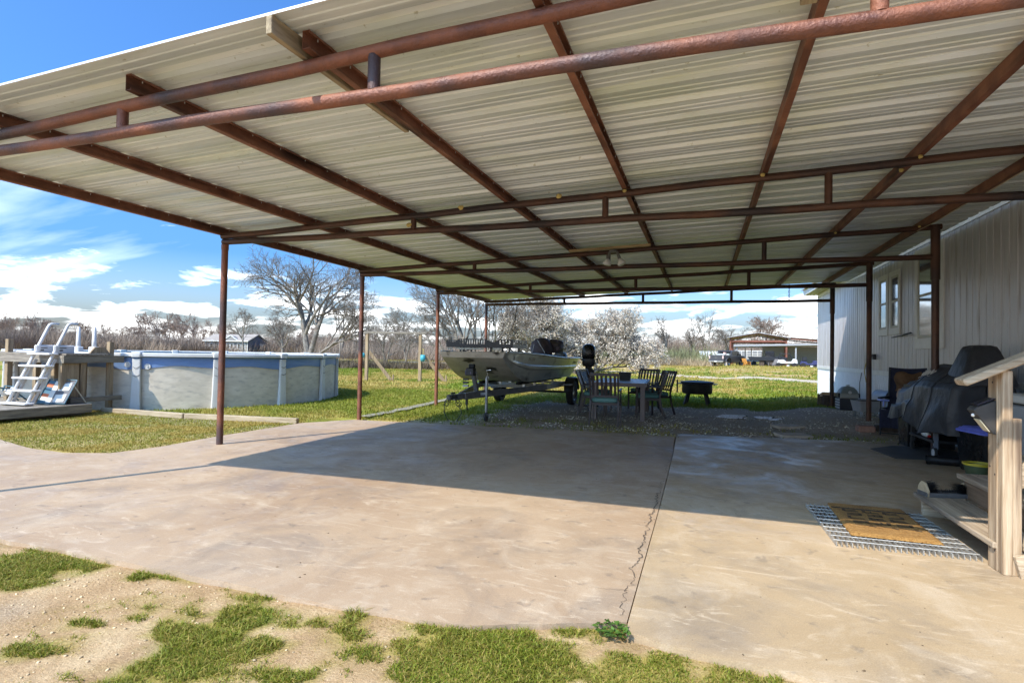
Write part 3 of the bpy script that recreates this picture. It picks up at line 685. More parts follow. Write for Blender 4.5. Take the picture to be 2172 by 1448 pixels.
bdb = bmesh.new(); bdb.from_mesh(bd); bmesh.ops.bevel(bdb, geom=[e for e in bdb.edges if abs(e.verts[0].co.z-e.verts[1].co.z) > 1], offset=.008, segments=1, affect='EDGES'); bmesh.ops.recalc_face_normals(bdb, faces=bdb.faces); bdb.to_mesh(bd); bdb.free(); bd.materials.append(SIDING)
nb = int((YH1-YH0)/.2)
for k in range(nb):
    o = link('siding_board', bd, None, None, (random.uniform(-.0015, .0015), YH1-.2*(k+1)+.004, 1.0)); inH(o)
# far gable wall boards (seen edge on) and corner trim
inH(MB().bb(XW-.02, XW+.06, YH1-.006, YH1+.02, 1.0, 3.34).build('corner_trim', SIDING, None))
inH(MB().bb(XW-.028, XW+.02, YH0, YH1+.01, .93, 1.025).build('skirting_cap', WHITE, None, bevel=.004))
def skirt(w=.42):
    mb = MB(); P = [[], []]; pr = [(0, 0), (.03, 0), (.042, .014), (.105, .014), (.117, 0), (.17, 0), (.182, .014), (.245, .014), (.257, 0), (.31, 0), (.322, .014), (.385, .014), (.397, 0), (.418, 0)]
    for y, d in pr: P[0].append((XW-.002-d, y, 0)); P[1].append((XW-.002-d, y, .955))
    return mb.grid(P).mesh('skirting_panel')
sk = skirt(); sk.materials.append(VINYL)
for k in range(int((YH1-YH0)/.42)):
    inH(link('skirting_panel', sk, None, None, (0, YH1-.42*(k+1), -.02)))
inH(MB().bb(XW-.03, XW+.0, YH0, YH1, -.05, .05).build('skirting_track', VINYL, None))
# eave and roof
inH(MB().bb(XW-.036, XW-.013, YH0, YH1, 3.24, 3.35).build('frieze_board', WHITE, None))
SOFF = material('soffit', (.55, .52, .40), .6)
inH(MB().bb(XW-.36, XW+.05, YH0, YH1+.30, 3.362, 3.385).build('soffit', SOFF, None))
for q in range(3): inH(MB().bb(XW-.30+.1*q, XW-.285+.1*q, 15.9, YH1+.29, 3.348, 3.36).build('soffit_rib', SOFF, None))
inH(MB().bb(XW-.40, XW-.365, YH0, YH1+.32, 3.35, 3.55).build('fascia', WHITE, None))
inH(MB().prism([(XW-.46, 3.555), (XW+2.3, 4.25), (XW+5.1, 3.555), (XW+5.1, 3.525), (XW+2.3, 4.21), (XW-.46, 3.525)], YH0-.2, YH1+.36, Matrix(((1, 0, 0, 0), (0, 0, 1, 0), (0, 1, 0, 0), (0, 0, 0, 1)))).build('roof', material('house_roof', (.42, .40, .38), .6, metal=.3), None))
inH(MB().prism([(XW+.03, 3.36), (XW+2.3, 4.19), (XW+4.6, 3.36)], YH1-.06, YH1-.02, Matrix(((1, 0, 0, 0), (0, 0, 1, 0), (0, 1, 0, 0), (0, 0, 0, 1)))).build('gable', SIDING, None))
def window(y0, y1, z0, z1, fw, rails, sash, fb):
    xo = XW-.014
    fr = inH(MB().bb(xo-.022, xo, y0, y0+fw, z0, z1).bb(xo-.022, xo, y1-fw, y1, z0, z1).bb(xo-.022, xo, y0+fw, y1-fw, z1-fw, z1).bb(xo-.026, xo, y0-.004, y1+.004, z0-.01, z0+fb).build('window_frame', WHITE, None, bevel=.003))
    a0, a1, c0, c1 = y0+fw, y1-fw, z0+fb, z1-fw
    s = MB(); t = .045
    s.bb(xo-.016, xo-.004, a0, a0+t, c0, c1).bb(xo-.016, xo-.004, a1-t, a1, c0, c1).bb(xo-.016, xo-.004, a0+t, a1-t, c0, c0+t).bb(xo-.016, xo-.004, a0+t, a1-t, c1-t, c1)
    s.build('sash', sash, fr)
    for z in rails: MB().bb(xo-.0155, xo-.004, a0+t, a1-t, z-.022, z+.022).build('mullion', sash, fr)
    MB().bb(xo-.008, xo-.006, a0+t-.002, a1-t+.002, c0+t-.002, c1-t+.002).build('pane', GLASS, fr)
VS = material('vinyl_sash', (.44, .42, .34), .5)
window(10.50, 11.76, 1.47, 3.20, .14, [2.38], VS, .17)
window(12.55, 13.21, 1.77, 3.02, .10, [2.42], VS, .12)
window(13.30, 13.95, 1.77, 3.02, .10, [2.42], VS, .12)
inH(MB().tube([(XW-.02, 12.45, 1.72), (XW-.10, 12.1, 1.73), (XW-.06, 11.85, 1.76)], .012, 6).bar((XW-.06, 12.9, 1.70), (XW-.06, 11.85, 1.75), .04, .012).build('flag_bracket', material('black_metal', (.02, .02, .02), .5), None))
YEL = material('yellow_cord', (.42, .30, .045), .6)
ou = inH(MB().box((XW-.045, 14.2, 1.32), (.06, .09, .12)).box((XW-.09, 14.25, 1.34), (.05, .05, .05)).build('outlet_box', material('black_plastic', (.022, .022, .024), .45), None, bevel=.006))
co = MB().tube([(XW-.10, 14.28, 1.33), (XW-.16, 14.33, 1.27), (XW-.16, 14.30, .9), (XW-.14, 14.2, .75)], .009, 6).tube([(XW-.15, 14.32, 1.27), (XW-.19, 14.36, 1.0), (XW-.17, 14.28, .75)], .009, 6).tube([(XW-.14, 14.2, .58), (XW-.2, 14.1, .35), (XW-.28, 13.7, .12), (XW-.35, 13.2, .1), (XW-.3, 12.7, .1)], .009, 6).build('extension_cord', YEL, None, smooth=True)
tag(co, 'yellow extension cord hanging from the black outlet on the grey house wall', 'cord')
hk = MB().tube([(XW-.14, 14.22, .78), (XW-.13, 14.2, .68), (XW-.16, 14.16, .56)], .028, 8).build('cord_plug', material('navy_plastic', (.03, .04, .12), .45), co, smooth=True)
cb = MB().tube([(XW-.03, 15.25, .95), (XW-.05, 15.35, .7), (XW-.06, 15.3, .45), (XW-.12, 15.0, .28), (XW-.3, 14.7, .2)], .008, 6).build('black_hose', MATS['black_plastic'], None, smooth=True)
tag(cb, 'thin black hose curving down the white skirting', 'hose')
# ------------------------------------------------------------------ steps by the house
PINE = material('pine_plank_y', (.235, .175, .12), .8, col2=(.45, .36, .26), scale=2.6, stretch=(16, .6, 16), bump=.5, bscale=9, detail=9, streak=((.13, .105, .085), 2.2, (5, .5, 5), .50, .72))
PINEZ = material('pine_post_z', (.28, .185, .105), .75, col2=(.56, .445, .315), scale=2.4, stretch=(16, 16, .6), bump=.5, bscale=9, detail=9, streak=((.17, .115, .075), 2.6, (6, 6, .4), .50, .70))
PINEX = material('pine_rail_x', (.28, .20, .125), .75, col2=(.55, .445, .32), scale=2.4, stretch=(.6, 16, 16), bump=.5, bscale=9, detail=9)
BLK = MATS['black_plastic']
st = thing('porch_steps', 'weathered timber porch steps with handrail rising to the house', 'steps', (1.7, 4.15, 0))
def inS(o): o.parent = st; o.location = Vector(o.location)-Vector(st.location); return o
ZS = [.17, .35, .53, .71, .89]; XS0 = 1.68
for k, z in enumerate(ZS[:4]):
    x = XS0+.30*k
    for q in range(2):
        inS(MB().bb(x+.002+.150*q, x+.148+.150*q, 4.20, 5.56, z-.036, z).build('tread', PINE, None, bevel=.004))
    if k: inS(MB().bb(x+.03, x+.055, 4.30, 5.50, ZS[k-1]+.001, z-.038).build('riser', material('dark_board', (.13, .085, .05), .8, col2=(.24, .16, .10), scale=3, stretch=(8, .8, 8)), None))
for y in (4.245, 5.46):
    mb = MB(); pl = [(XS0+.03, 0), (XS0+.03, ZS[0]-.037), (XS0+.335, ZS[0]-.037), (XS0+.335, ZS[1]-.037), (XS0+.635, ZS[1]-.037), (XS0+.635, ZS[2]-.037), (XS0+.935, ZS[2]-.037), (XS0+.935, ZS[3]-.037), (XS0+1.2, ZS[3]-.037), (XS0+1.2, .35), (XS0+.75, 0)]
    inS(mb.prism(pl, y-.019, y+.019, Matrix(((1, 0, 0, 0), (0, 0, 1, 0), (0, 1, 0, 0), (0, 0, 0, 1)))).build('stringer', PINEX, None))
inS(MB().bb(1.705, 1.755, 4.135, 4.195, 0, 1.215).bb(1.7, 1.76, 4.195, 4.31, 0, 1.20).build('newel_post', PINEZ, None, bevel=.004))
inS(MB().bb(1.757, 1.80, 4.14, 4.19, .0, .93).build('post_backing', PINEZ, None, bevel=.003))
inS(MB().bar((1.50, 4.165, 1.135), (2.75, 4.165, 1.76), .14, .045, (0, 0, 1)).build('handrail', PINEX, None, bevel=.008))
inS(MB().bar((1.765, 4.225, .545), (2.75, 4.225, 1.04), .038, .13).build('mid_rail', PINEX, None, bevel=.004))
inS(MB().bar((1.765, 4.115, .06), (2.75, 4.115, .30), .038, .13).build('lower_rail', PINEX, None, bevel=.004))
inS(MB().bar((1.82, 4.0, .045), (2.75, 4.0, .045), .14, .09).build('sleeper', PINEX, None, bevel=.004))
inS(MB().bb(2.72, 2.80, 4.13, 4.21, 0, 1.9).build('newel_post', PINEZ, None, bevel=.004))
for k in range(6): inS(MB().bb(2.88+.143*k-.0, 2.88+.143*k+.138, 3.6, 5.8, .855, .892).build('deck_board', PINE, None, bevel=.003))
for x, y in ((2.9, 3.65), (3.5, 3.65), (2.9, 5.72), (3.5, 5.72)): inS(MB().bb(x, x+.085, y, y+.085, 0, .853).build('deck_post', PINEZ, None))
SCR = material('dark_screw', (.05, .04, .035), .5, metal=.5)
for k, z in enumerate(ZS[:4]):
    for x in (.04, .11, .19, .26):
        for y in (4.245, 5.46): inS(MB().lathe([(0, .0018), (.005, .0018), (.006, 0)], 8, (XS0+.30*k+x, y, z)).build('screw', SCR, None))
for y, z in ((4.22, .12), (4.28, .12), (4.22, .58), (4.28, .62), (4.25, 1.14)): inS(MB().lathe([(0, -.0018), (.006, -.0018), (.007, 0)], 8, (1.70, y, z), 'x').build('screw', SCR, None))
# solar lamp on the newel post
sl_ = thing('solar_light', 'small black wedge shaped solar lamp screwed to the newel post', 'light', (1.7, 4.25, .93))
GMET = material('gunmetal', (.045, .042, .04), .45, var=.2, scale=10)
M_ = Matrix(((1, 0, 0, 0), (0, 0, 1, 0), (0, 1, 0, 0), (0, 0, 0, 1)))
MB().prism([(0, .10), (-.10, .055), (-.115, .035), (-.02, -.10), (0, -.11)], -.05, .05, M_).build('housing', GMET, sl_, bevel=.004)
a = Vector((-.112, 0, .028)); b_ = Vector((-.024, 0, -.097)); nrm = Vector((-.82, 0, -.57))
MB().bar(a+(b_-a)*.38+nrm*.002, a+(b_-a)*.95+nrm*.002, .082, .004, (-.82, 0, -.57)).build('led_panel', material('led_diffuser', (.60, .55, .40), .35), sl_)
MB().ball(a+(b_-a)*.18+nrm*.004, .011, 10, 6).build('sensor', material('sensor_white', (.85, .85, .82), .3), sl_, smooth=True)
MB().bar((-.004, 0, .112), (-.096, 0, .069), .09, .006, (-.4, 0, .9)).build('solar_panel', material('solar_blue', (.012, .014, .03), .15), sl_)
# boot scraper
bs = thing('boot_brush', 'boot cleaning brush with two bristle ends on the bottom step', 'boot brush', (1.86, 5.50, .171), R(12))
MB().bb(-.17, .17, -.10, .03, 0, .035).build('base', material('grey_painted_wood', (.10, .095, .095), .7, var=.2, scale=12), bs, bevel=.004)
for s in (-1, 1):
    pr = [(.03, 0), (.03, .05)]+[(.03-.13*(1-math.cos(t)), .05+.055*math.sin(t)) for t in np.linspace(.1, 1.57, 7)]+[(-.10, 0)]
    pl = [(-.10, .0), (.03, .0), (.03, .05), (.015, .09), (-.02, .115), (-.06, .105), (-.10, .05)]
    x0, x1 = (-.165, -.145) if s < 0 else (.145, .165)
    sd_ = MB().prism(pl, x0, x1, Matrix(((0, 0, 1, 0), (1, 0, 0, 0), (0, 1, 0, 0), (0, 0, 0, 1)))).build('side', material('pale_ply', (.45, .35, .22), .7, var=.2, scale=20), bs, bevel=.003)
    mb = MB(); q = random.Random(4+s)
    for i in range(420):
        y = q.uniform(-.095, .02); z = q.uniform(.036, .10); 
        if math.hypot((y+.035)/.075, (z-.03)/.085) > 1: continue
        l_ = .05+.03*q.random(); x = s*.144; dy, dz = q.uniform(-.02, .02), q.uniform(-.01, .025); tip = (x-s*l_, y+dy, z+dz)
        mb.add([(x, y-.0025, z), (x, y+.0025, z), (tip[0], tip[1]+.002, tip[2]), (tip[0], tip[1]-.002, tip[2])], [(0, 1, 2, 3)])
    mb.build('bristles', material('black_bristle', (.022, .02, .02), .6), bs, recalc=False)
mb = MB(); q = random.Random(9)
for i in range(260):
    x = q.uniform(-.10, .10); y = q.uniform(-.07, 0); h = q.uniform(.012, .03); mb.add([(x-.0015, y, .034), (x+.0015, y, .034), (x+q.uniform(-.01, .01), y+q.uniform(-.01, .01), .036+h)], [(0, 1, 2)])
mb.build('bristles', MATS['black_bristle'], bs, recalc=False)
# bar grating
gr = thing('steel_grating', 'galvanised bar grating lying on the slab at the foot of the steps', 'grating', (.87, 4.34, 0), R(1.2))
GALV = material('galvanised_bar', (.34, .33, .31), .5, metal=.6, col2=(.52, .51, .48), scale=14, rvar=.12)
me = MB().box((0, .525, .016), (.0055, 1.05, .030)).mesh('bearing_bar'); me.materials.append(GALV)
for k in range(27): link('bearing_bar', me, None, gr, (.003+k*.0315, 0, 0))
me2 = MB().tube([(0, 0, 0), (.835, 0, 0)], .0045, 6).mesh('cross_rod'); me2.materials.append(GALV)
for k in range(10): link('cross_rod', me2, None, gr, (-.006, .05+k*.104, .0295))
# coir doormat
dm = thing('doormat', 'rectangular brown coir doormat with dark lettering on the grating', 'doormat', (1.0, 4.53, .034), R(-1))
def coir_mat():
    return material('coir', (.235, .118, .030), .95, col2=(.43, .24, .075), scale=70, bump=1.0, bscale=160, detail=5, bdist=.012, streak=((.17, .08, .022), 3, (1, 1, 1), .5, .72))
COIR = coir_mat()
nx_, ny_ = 46, 74; P = []
for i in range(nx_+1):
    row = []
    for j in range(ny_+1):
        u, v = i/nx_, j/ny_; e = min(u, 1-u, v*1.6, (1-v)*1.6)
        row.append((u*.55+random.uniform(-.004, .004), v*.90+random.uniform(-.004, .004), .019*min(1, e*16)**.5+random.uniform(-.0012, .0012)))
    P.append(row)
MB().grid(P).build('pile', COIR, dm, smooth=True)
MB().bb(.008, .542, .008, .892, -.001, .0035).build('backing', material('rubber_back', (.02, .02, .02), .8), dm)
INK = material('mat_print', (.050, .034, .018), .95, col2=(.12, .07, .03), scale=90)
def mark(poly): 
    return MB().add([(x, y, .0212) for x, y in poly], [tuple(range(len(poly)))])
# three columns of broad, worn characters; each column read towards the steps
q = random.Random(5)
for cidx, x0 in enumerate((.075, .215, .355)):
    for ridx in range(4):
        y0 = .30+ridx*.105; wv = .10; mb = MB()
        def seg(ax, ay, bx, by, t=.025):
            d = Vector((bx-ax, by-ay)); n_ = Vector((-d.y, d.x)).normalized()*t/2
            pts = []
            for s_ in (1, -1):
                for k in (range(5) if s_ > 0 else range(4, -1, -1)):
                    u = k/4; pts.append((ax+d.x*u+n_.x*s_*(1+q.uniform(-.25, .25)), ay+d.y*u+n_.y*s_*(1+q.uniform(-.25, .25)), .0212))
            mb.add(pts, [tuple(range(10))])
        xx = x0
        seg(xx, y0, xx+wv, y0+.008)
        if (ridx+cidx) % 3 != 1: seg(xx+.004, y0+.04, xx+wv-.01, y0+.045)
        seg(xx if ridx % 2 else xx+wv-.008, y0, xx+(.006 if ridx % 2 else wv), y0+.07)
        if cidx == 1: seg(xx+wv*.5, y0+.01, xx+wv*.5, y0+.06, .014)
        mb.build('lettering', INK, dm, recalc=False)
    mb = MB(); yb = .245                             # the slim tail motif below each column
    seg(x0, yb, x0+.11, yb-.018, .014); seg(x0+.09, yb-.012, x0+.13, yb-.028, .032)
    mb.build('lettering', INK, dm, recalc=False)
MB().bb(.0, .55, .700, .712, .0195, .024).build('border_line', MATS['rubber_back'], dm)
# stainless bucket-like things, bin etc
NAVYF = material('navy_fabric', (.012, .014, .035), .85, var=.3, scale=20, bump=.3, bscale=60)
bn = thing('storage_bin', 'tall black plastic bin with a bright blue lid beside the covered grill', 'bin', (3.12, 7.82, 0), R(10))
def rrect(wx, wy, r, n=5):
    out = []
    for cx, cy, a0 in ((1, 1, 0), (-1, 1, 90), (-1, -1, 180), (1, -1, 270)):
        for k in range(n+1): a = R(a0+90*k/n); out.append((cx*(wx/2-r)+r*math.cos(a), cy*(wy/2-r)+r*math.sin(a)))
    return out
def loft(sections, closed_top=True, closed_bot=True):      # list of (poly2d, z)
    mb = MB(); n = len(sections[0][0]); vs = [(x, y, z) for pl, z in sections for x, y in pl]; fs = []
    for i in range(len(sections)-1): fs += [(i*n+k, i*n+(k+1) % n, (i+1)*n+(k+1) % n, (i+1)*n+k) for k in range(n)]
    if closed_bot: fs.append(tuple(range(n-1, -1, -1)))
    if closed_top: fs.append(tuple((len(sections)-1)*n+k for k in range(n)))
    return mb.add(vs, fs)
SHINY = material('glossy_black_plastic', (.011, .011, .012), .28, var=.2, scale=5, rvar=.1)
loft([(rrect(.40, .46, .05), 0), (rrect(.42, .48, .055), .02), (rrect(.47, .54, .06), .42), (rrect(.49, .56, .06), .435), (rrect(.49, .56, .06), .46)]).build('body', SHINY, bn, auto=35)
BLU = material('blue_lid_plastic', (.17, .20, .72), .42, var=.1, scale=6)
loft([(rrect(.54, .61, .07), .455), (rrect(.55, .62, .07), .475), (rrect(.52, .59, .07), .487), (rrect(.50, .57, .07), .489), (rrect(.47, .54, .07), .505), (rrect(.44, .50, .06), .506), (rrect(.40, .46, .06), .518), (rrect(.30, .36, .05), .520)]).build('lid', BLU, bn, auto=35)
sp = MB().tube([(0, 0, 0), (.42, -.08, 0)], .052, 18, cap=False).tube([(.42, -.08, 0), (0, 0, 0)], .045, 18, cap=False).tube([(-.012, 0, 0), (.016, -.003, 0)], .057, 18, cap=False).build('stove_pipe', material('black_pipe', (.012, .012, .013), .38), None, smooth=True)
sp.location = (2.62, 8.17, .057); tag(sp, 'black open ended pipe lying on the slab beside the bin', 'pipe')
pl_ = thing('pail', 'olive green pail with a yellow rim standing behind the newel post', 'pail', (2.72, 7.10, 0))
MB().lathe([(0, 0), (.085, 0), (.125, .20), (.118, .20), (.08, .012), (0, .012)], 20).build('body', material('olive_plastic', (.075, .095, .045), .45, var=.2, scale=9), pl_, auto=40)
MB().lathe([(.124, .190), (.134, .192), (.134, .212), (.118, .212), (.117, .195)], 20).build('rim', material('yellow_plastic', (.55, .42, .03), .45), pl_, auto=40)
MB().tube([(.13*math.cos(a), .13*math.sin(a), .195-.025*math.sin(a*1)) for a in np.linspace(math.pi*1.02, math.pi*1.98, 12)], .005, 6).build('handle', MATS['yellow_plastic'], pl_, smooth=True)
# grey chest behind the steps
ch = thing('chest_freezer', 'plain grey chest with a pale lid standing behind the porch steps', 'chest', (3.12, 6.15, 0))
GCH = material('grey_enamel', (.27, .29, .32), .4, var=.05, scale=3)
MB().bb(-.42, .42, -.40, .48, .30, .88).build('body', GCH, ch, bevel=.015)
MB().bb(-.44, .44, -.42, .50, .895, .97).build('lid', material('pale_enamel', (.50, .50, .48), .4), ch, bevel=.012)
MB().bb(-.425, .425, -.405, .485, .8805, .8945).build('seal', MATS['rubber_back'], ch)
for x in (-.36, .36):
    MB().bb(x-.05, x+.05, -.38, .46, 0, .299).build('skid', PINE, ch)
# ---------------------------------------------------------------- covered smoker
COVER = material('black_cover_cloth', (.024, .0235, .026), .5, col2=(.040, .039, .042), scale=3, bump=.55, bscale=9, spec=.45, bdist=.03)
gc = thing('covered_smoker', 'large smoker grill under a black fitted cloth cover beside the house', 'grill', (3.12, 9.0, 0))
def cov_section(y):
    """outline of the cover across X at length position y (local), as list of (x, z)"""
    t = (y+1.06)/2.12                                   # 0 = near end (hopper), 1 = far end (shelf)
    top = 1.20-.22*float(sstep(np.array(t), .50, .97))-.02*math.sin(t*9)
    sh = .97-.16*float(sstep(np.array(t), .45, 1.0))
    hem = .44+.05*math.sin(y*5.0)-.10*float(sstep(np.array(t), .75, .0))
    xf = -.33-.04*math.sin(t*5)
    return [(xf-.10-.025*math.sin(y*7), hem), (xf-.075-.015*math.sin(y*7+.5), hem+.2), (xf-.04, sh-.22), (xf-.01, sh-.04), (xf+.05, sh+.03), (-.13, top-.03), (-.02, top), (.15, top-.02), (.27, sh), (.31, sh-.15), (.33, .4)]
ys = np.linspace(-1.06, 1.02, 60); rows = []
for y in ys:
    s = cov_section(y); P = []
    for i in range(len(s)-1):
        for k in range(6):
            u = k/6; x = s[i][0]*(1-u)+s[i+1][0]*u; z = s[i][1]*(1-u)+s[i+1][1]*u; P.append((x, z))
    P.append(s[-1])
    fo = []
    for x, z in P:
        low = max(0, min(1, (1.0-z)/.6))
        w_ = .030*low*low*(math.sin(y*8.5+z*1.8)+.35*math.sin(y*19-z*3+1))+.006*math.sin(z*9+y*4)
        fo.append((x-(w_ if x < .1 else 0), y+.008*math.sin(z*8+x*5), z+.006*math.sin(y*9+x*7)))
    rows.append(fo)
# end walls: shrink the last rows to close the ends
def endcap(row, yo, inward):
    out = []
    for k in (1, 2, 3, 4, 5):
        t = k/5; out.append([(x*(1-.0*t)-.0+(.0-x)*t, yo, z) if False else (x*(1-t), yo+inward*.02*t+.01*math.sin(z*18)*(1-t), .40+(z-.40)*(1-.0*t)*1.0 if t < .99 else z) for x, y, z in row])
    return out
cap_near = [[(x*(1-t), rows[0][0][1]-.012*math.sin(t*3.1), z) for x, y, z in rows[0]] for t in (.98, .66, .33)]
cap_far = [[(x*(1-t), rows[-1][0][1]+.03*math.sin(t*3.1)+.012*math.sin(z*16), z) for x, y, z in rows[-1]] for t in (.33, .66, .98)]
cv = MB().grid(cap_near+rows+cap_far).build('cover', COVER, gc, smooth=True)
# hopper / chimney hump at the near end
hum = []
for k, (sx, sy, z) in enumerate([(.36, .46, .98), (.33, .42, 1.06), (.285, .36, 1.18), (.235, .29, 1.30), (.195, .235, 1.39), (.165, .20, 1.435), (.10, .13, 1.452), (.005, .006, 1.455)]):
    hum.append([(.04+x, -.78+y, z+.006*math.sin(i*1.3+k)) for i, (x, y) in enumerate(rrect(sx*2*.78, sy*2*.78, min(sx, sy)*.35, 6)+[rrect(sx*2*.78, sy*2*.78, min(sx, sy)*.35, 6)[0]])])
MB().grid(hum).build('hopper_cover', COVER, gc, smooth=True)
for i_ in (24, 42): MB().tube([Vector(r_[i_])+Vector((-.004, 0, .004)) for r_ in rows], .006, 6).build('seam', COVER, gc, smooth=True)
MB().tube([Vector(r_[0]) for r_ in rows], .008, 6).build('hem', COVER, gc, smooth=True)
for k_ in (14, 33): MB().tube([Vector(p_)+Vector((-.004, 0, .003)) for p_ in rows[k_][:46]], .005, 6).build('seam', COVER, gc, smooth=True)
# pale printed script on the cover
PRT = material('pale_print', (.50, .48, .44), .6)
mb = MB(); q = random.Random(2)
def surf(y, u):                                         # point on the upper front of the cover
    s = cov_section(y); a, b__ = s[4], s[5]; return Vector((a[0]*(1-u)+b__[0]*u-.012, y, a[1]*(1-u)+b__[1]*u+.016))
path = []
for i in range(60):
    t = i/59; path.append(surf(.28-.50*t, .52+.22*math.sin(t*34)*(.5+.5*math.sin(t*3.1))))
mb.tube(path, .0055, 4)
mb.tube([surf(.32-.50*i/19, .28+.05*math.sin(i)) for i in range(20)], .004, 4)
mb.build('printed_script', PRT, gc)
# what shows under the hem
DKM = material('dark_painted_metal', (.022, .022, .024), .5)
for x, y in ((-.26, .48), (-.26, -.35), (.24, .48), (.24, -.35)): MB().bb(x-.022, x+.022, y-.022, y+.022, .12, .62).build('leg', DKM if y > 0 else material('grey_leg', (.17, .19, .24), .45), gc)
MB().bb(-.30, .28, -.36, .50, .20, .235).build('shelf', DKM, gc, bevel=.004)
MB().bb(-.29, .30, .62, 1.0, .0, .40).build('pellet_box', SHINY, gc, bevel=.012)
MB().bb(-.24, .24, -.95, .95, .5, .9).build('barrel', DKM, gc)
for y in (.48, -.34):
    big = y < 0; r_ = .075 if big else .055
    wh = MB().lathe([(.02, -.014), (r_, -.014), (r_, .014), (.02, .014)], 20, (-.27, y, r_), 'x').build('wheel', MATS['rubber_back'], gc, auto=40)
    MB().lathe([(.0, -.018), (r_*.66, -.018), (r_*.7, .0), (r_*.66, .018), (0, .018)], 20, (-.27, y, r_), 'x').build('hub', material('pale_hub', (.5, .5, .5), .4) if big else DKM, wh, auto=40)
    MB().bb(-.285, -.255, y-.02, y+.02, r_*1.05, .16).build('caster_fork', DKM, gc)
MB().tube([(-.405, .62, .55), (-.40, .61, .3), (-.39, .60, .10), (-.385, .57, .085), (-.37, .60, .07), (-.40, .63, .04)], .006, 6).build('cover_strap', BLK, gc, smooth=True)
bt = thing('bottle', 'white bottle with a red cap lying on the shelf under the grill', 'bottle', (2.87, 8.95, .236))
MB().tube([(0, .16, .034), (0, .14, .034), (0, .01, .034), (0, -.02, .03), (0, -.035, .018)], [.020, .034, .034, .03, .016], 14).build('body', material('white_label', (.75, .76, .74), .4, col2=(.35, .5, .30), scale=9, contrast=(.5, .56)), bt, auto=40)
MB().tube([(0, -.03, .022), (0, -.065, .022)], .018, 12).build('cap', material('red_cap', (.45, .02, .015), .4), bt, auto=40)
rm = MB().prism([(2.25, 9.17), (2.35, 8.41), (2.87, 8.50), (3.4, 8.6), (3.3, 9.75), (2.64, 9.60)], .004, .012).build('rubber_mat', material('worn_rubber', (.060, .056, .054), .6, col2=(.10, .095, .09), scale=3), None)
tag(rm, 'thin dark rubber mat on the slab under the covered grill', 'mat')
# camp chair with jacket
cc = thing('camp_chair', 'navy folding camp chair by the house wall with a jacket over its back', 'chair', (3.14, 10.85, .02), R(-28))
TUBE = material('dark_tube', (.03, .03, .032), .4)
for s in (-1, 1):
    MB().tube([(s*.27, -.24, .0), (s*.27, -.22, .60)], .011, 8).build('front_leg', TUBE, cc)
    MB().tube([(s*.27, .26, .0), (s*.26, .20, .45), (s*.25, .27, 1.10)], .011, 8).build('back_post', TUBE, cc)
    MB().tube([(s*.27, -.24, .03), (s*.27, .22, .42)], .009, 8).tube([(s*.27, -.23, .42), (s*.27, .25, .05)], .009, 8).build('cross_brace', TUBE, cc)
    MB().bb(s*.27-.035, s*.27+.035, -.26, .20, .60, .625).build('armrest', NAVYF, cc, bevel=.006)
MB().tube([(-.27, -.24, .04), (.27, -.24, .04)], .009, 8).tube([(-.27, .25, .05), (.27, .25, .05)], .009, 8).build('foot_bar', TUBE, cc)
P = [[(-.27+.54*i/12, -.25+.46*j/10, .44-.045*math.sin(math.pi*i/12)*math.sin(math.pi*(j+2)/13)) for j in range(11)] for i in range(13)]
MB().grid(P).build('seat', NAVYF, cc, smooth=True)
P = [[(-.27+.54*i/12, .20+.075*j/12+.03*math.sin(math.pi*i/12), .42+.70*j/12-.02*math.sin(math.pi*i/12)*(j == 12)) for j in range(13)] for i in range(13)]
MB().grid(P).build('back', NAVYF, cc, smooth=True)
P = [[(-.28+.56*i/10, -.255-.02*math.sin(i*1.7), .43-.30*j/6) for j in range(7)] for i in range(11)]
MB().grid(P).build('front_flap', NAVYF, cc, smooth=True)
jk = thing('jacket', 'brown and tan work jacket draped over the navy camp chair', 'jacket', (3.14, 10.85, .02), R(-28))
q = random.Random(6); 
def drape(x0, x1, z0, z1, yo, amp, mat, name, bulge=.05):
    P = []
    for i in range(17):
        row = []
        for j in range(17):
            u, v = i/16, j/16; x = x0+(x1-x0)*u; z = z0+(z1-z0)*v
            e = math.sin(math.pi*u)**.5*math.sin(math.pi*min(1, v*.9+.1))**.5
            row.append((x+.02*math.sin(v*7+u*3), yo-bulge*e-amp*math.sin(u*11+v*5)*e-amp*.7*math.sin(v*17-u*6)*e, z+.02*math.sin(u*8)*v))
        P.append(row)
    MB().grid(P).build(name, mat, jk, smooth=True)
drape(-.16, .22, .72, 1.03, .19, .014, material('brown_canvas', (.115, .062, .030), .9, var=.25, scale=8, bump=.4, bscale=90), 'shoulder', .09)
drape(-.11, .20, .44, .76, .13, .016, material('tan_lining', (.34, .255, .205), .95, var=.15, scale=9, bump=.4, bscale=60), 'lining', .07)
drape(.14, .27, .80, 1.00, .16, .012, MATS['brown_canvas'], 'sleeve', .08)
bl = MB().box((0, 0, 0), (.12, .20, .02)).box((.0, -.02, -.05), (.02, .02, .10)).build('blue_clip', material('pale_blue_plastic', (.25, .33, .75), .5), None, bevel=.004); bl.location = (2.72, 10.35, .625); bl.parent = None
tag(bl, 'pale blue plastic tray hooked on the arm of the camp chair', 'tray')
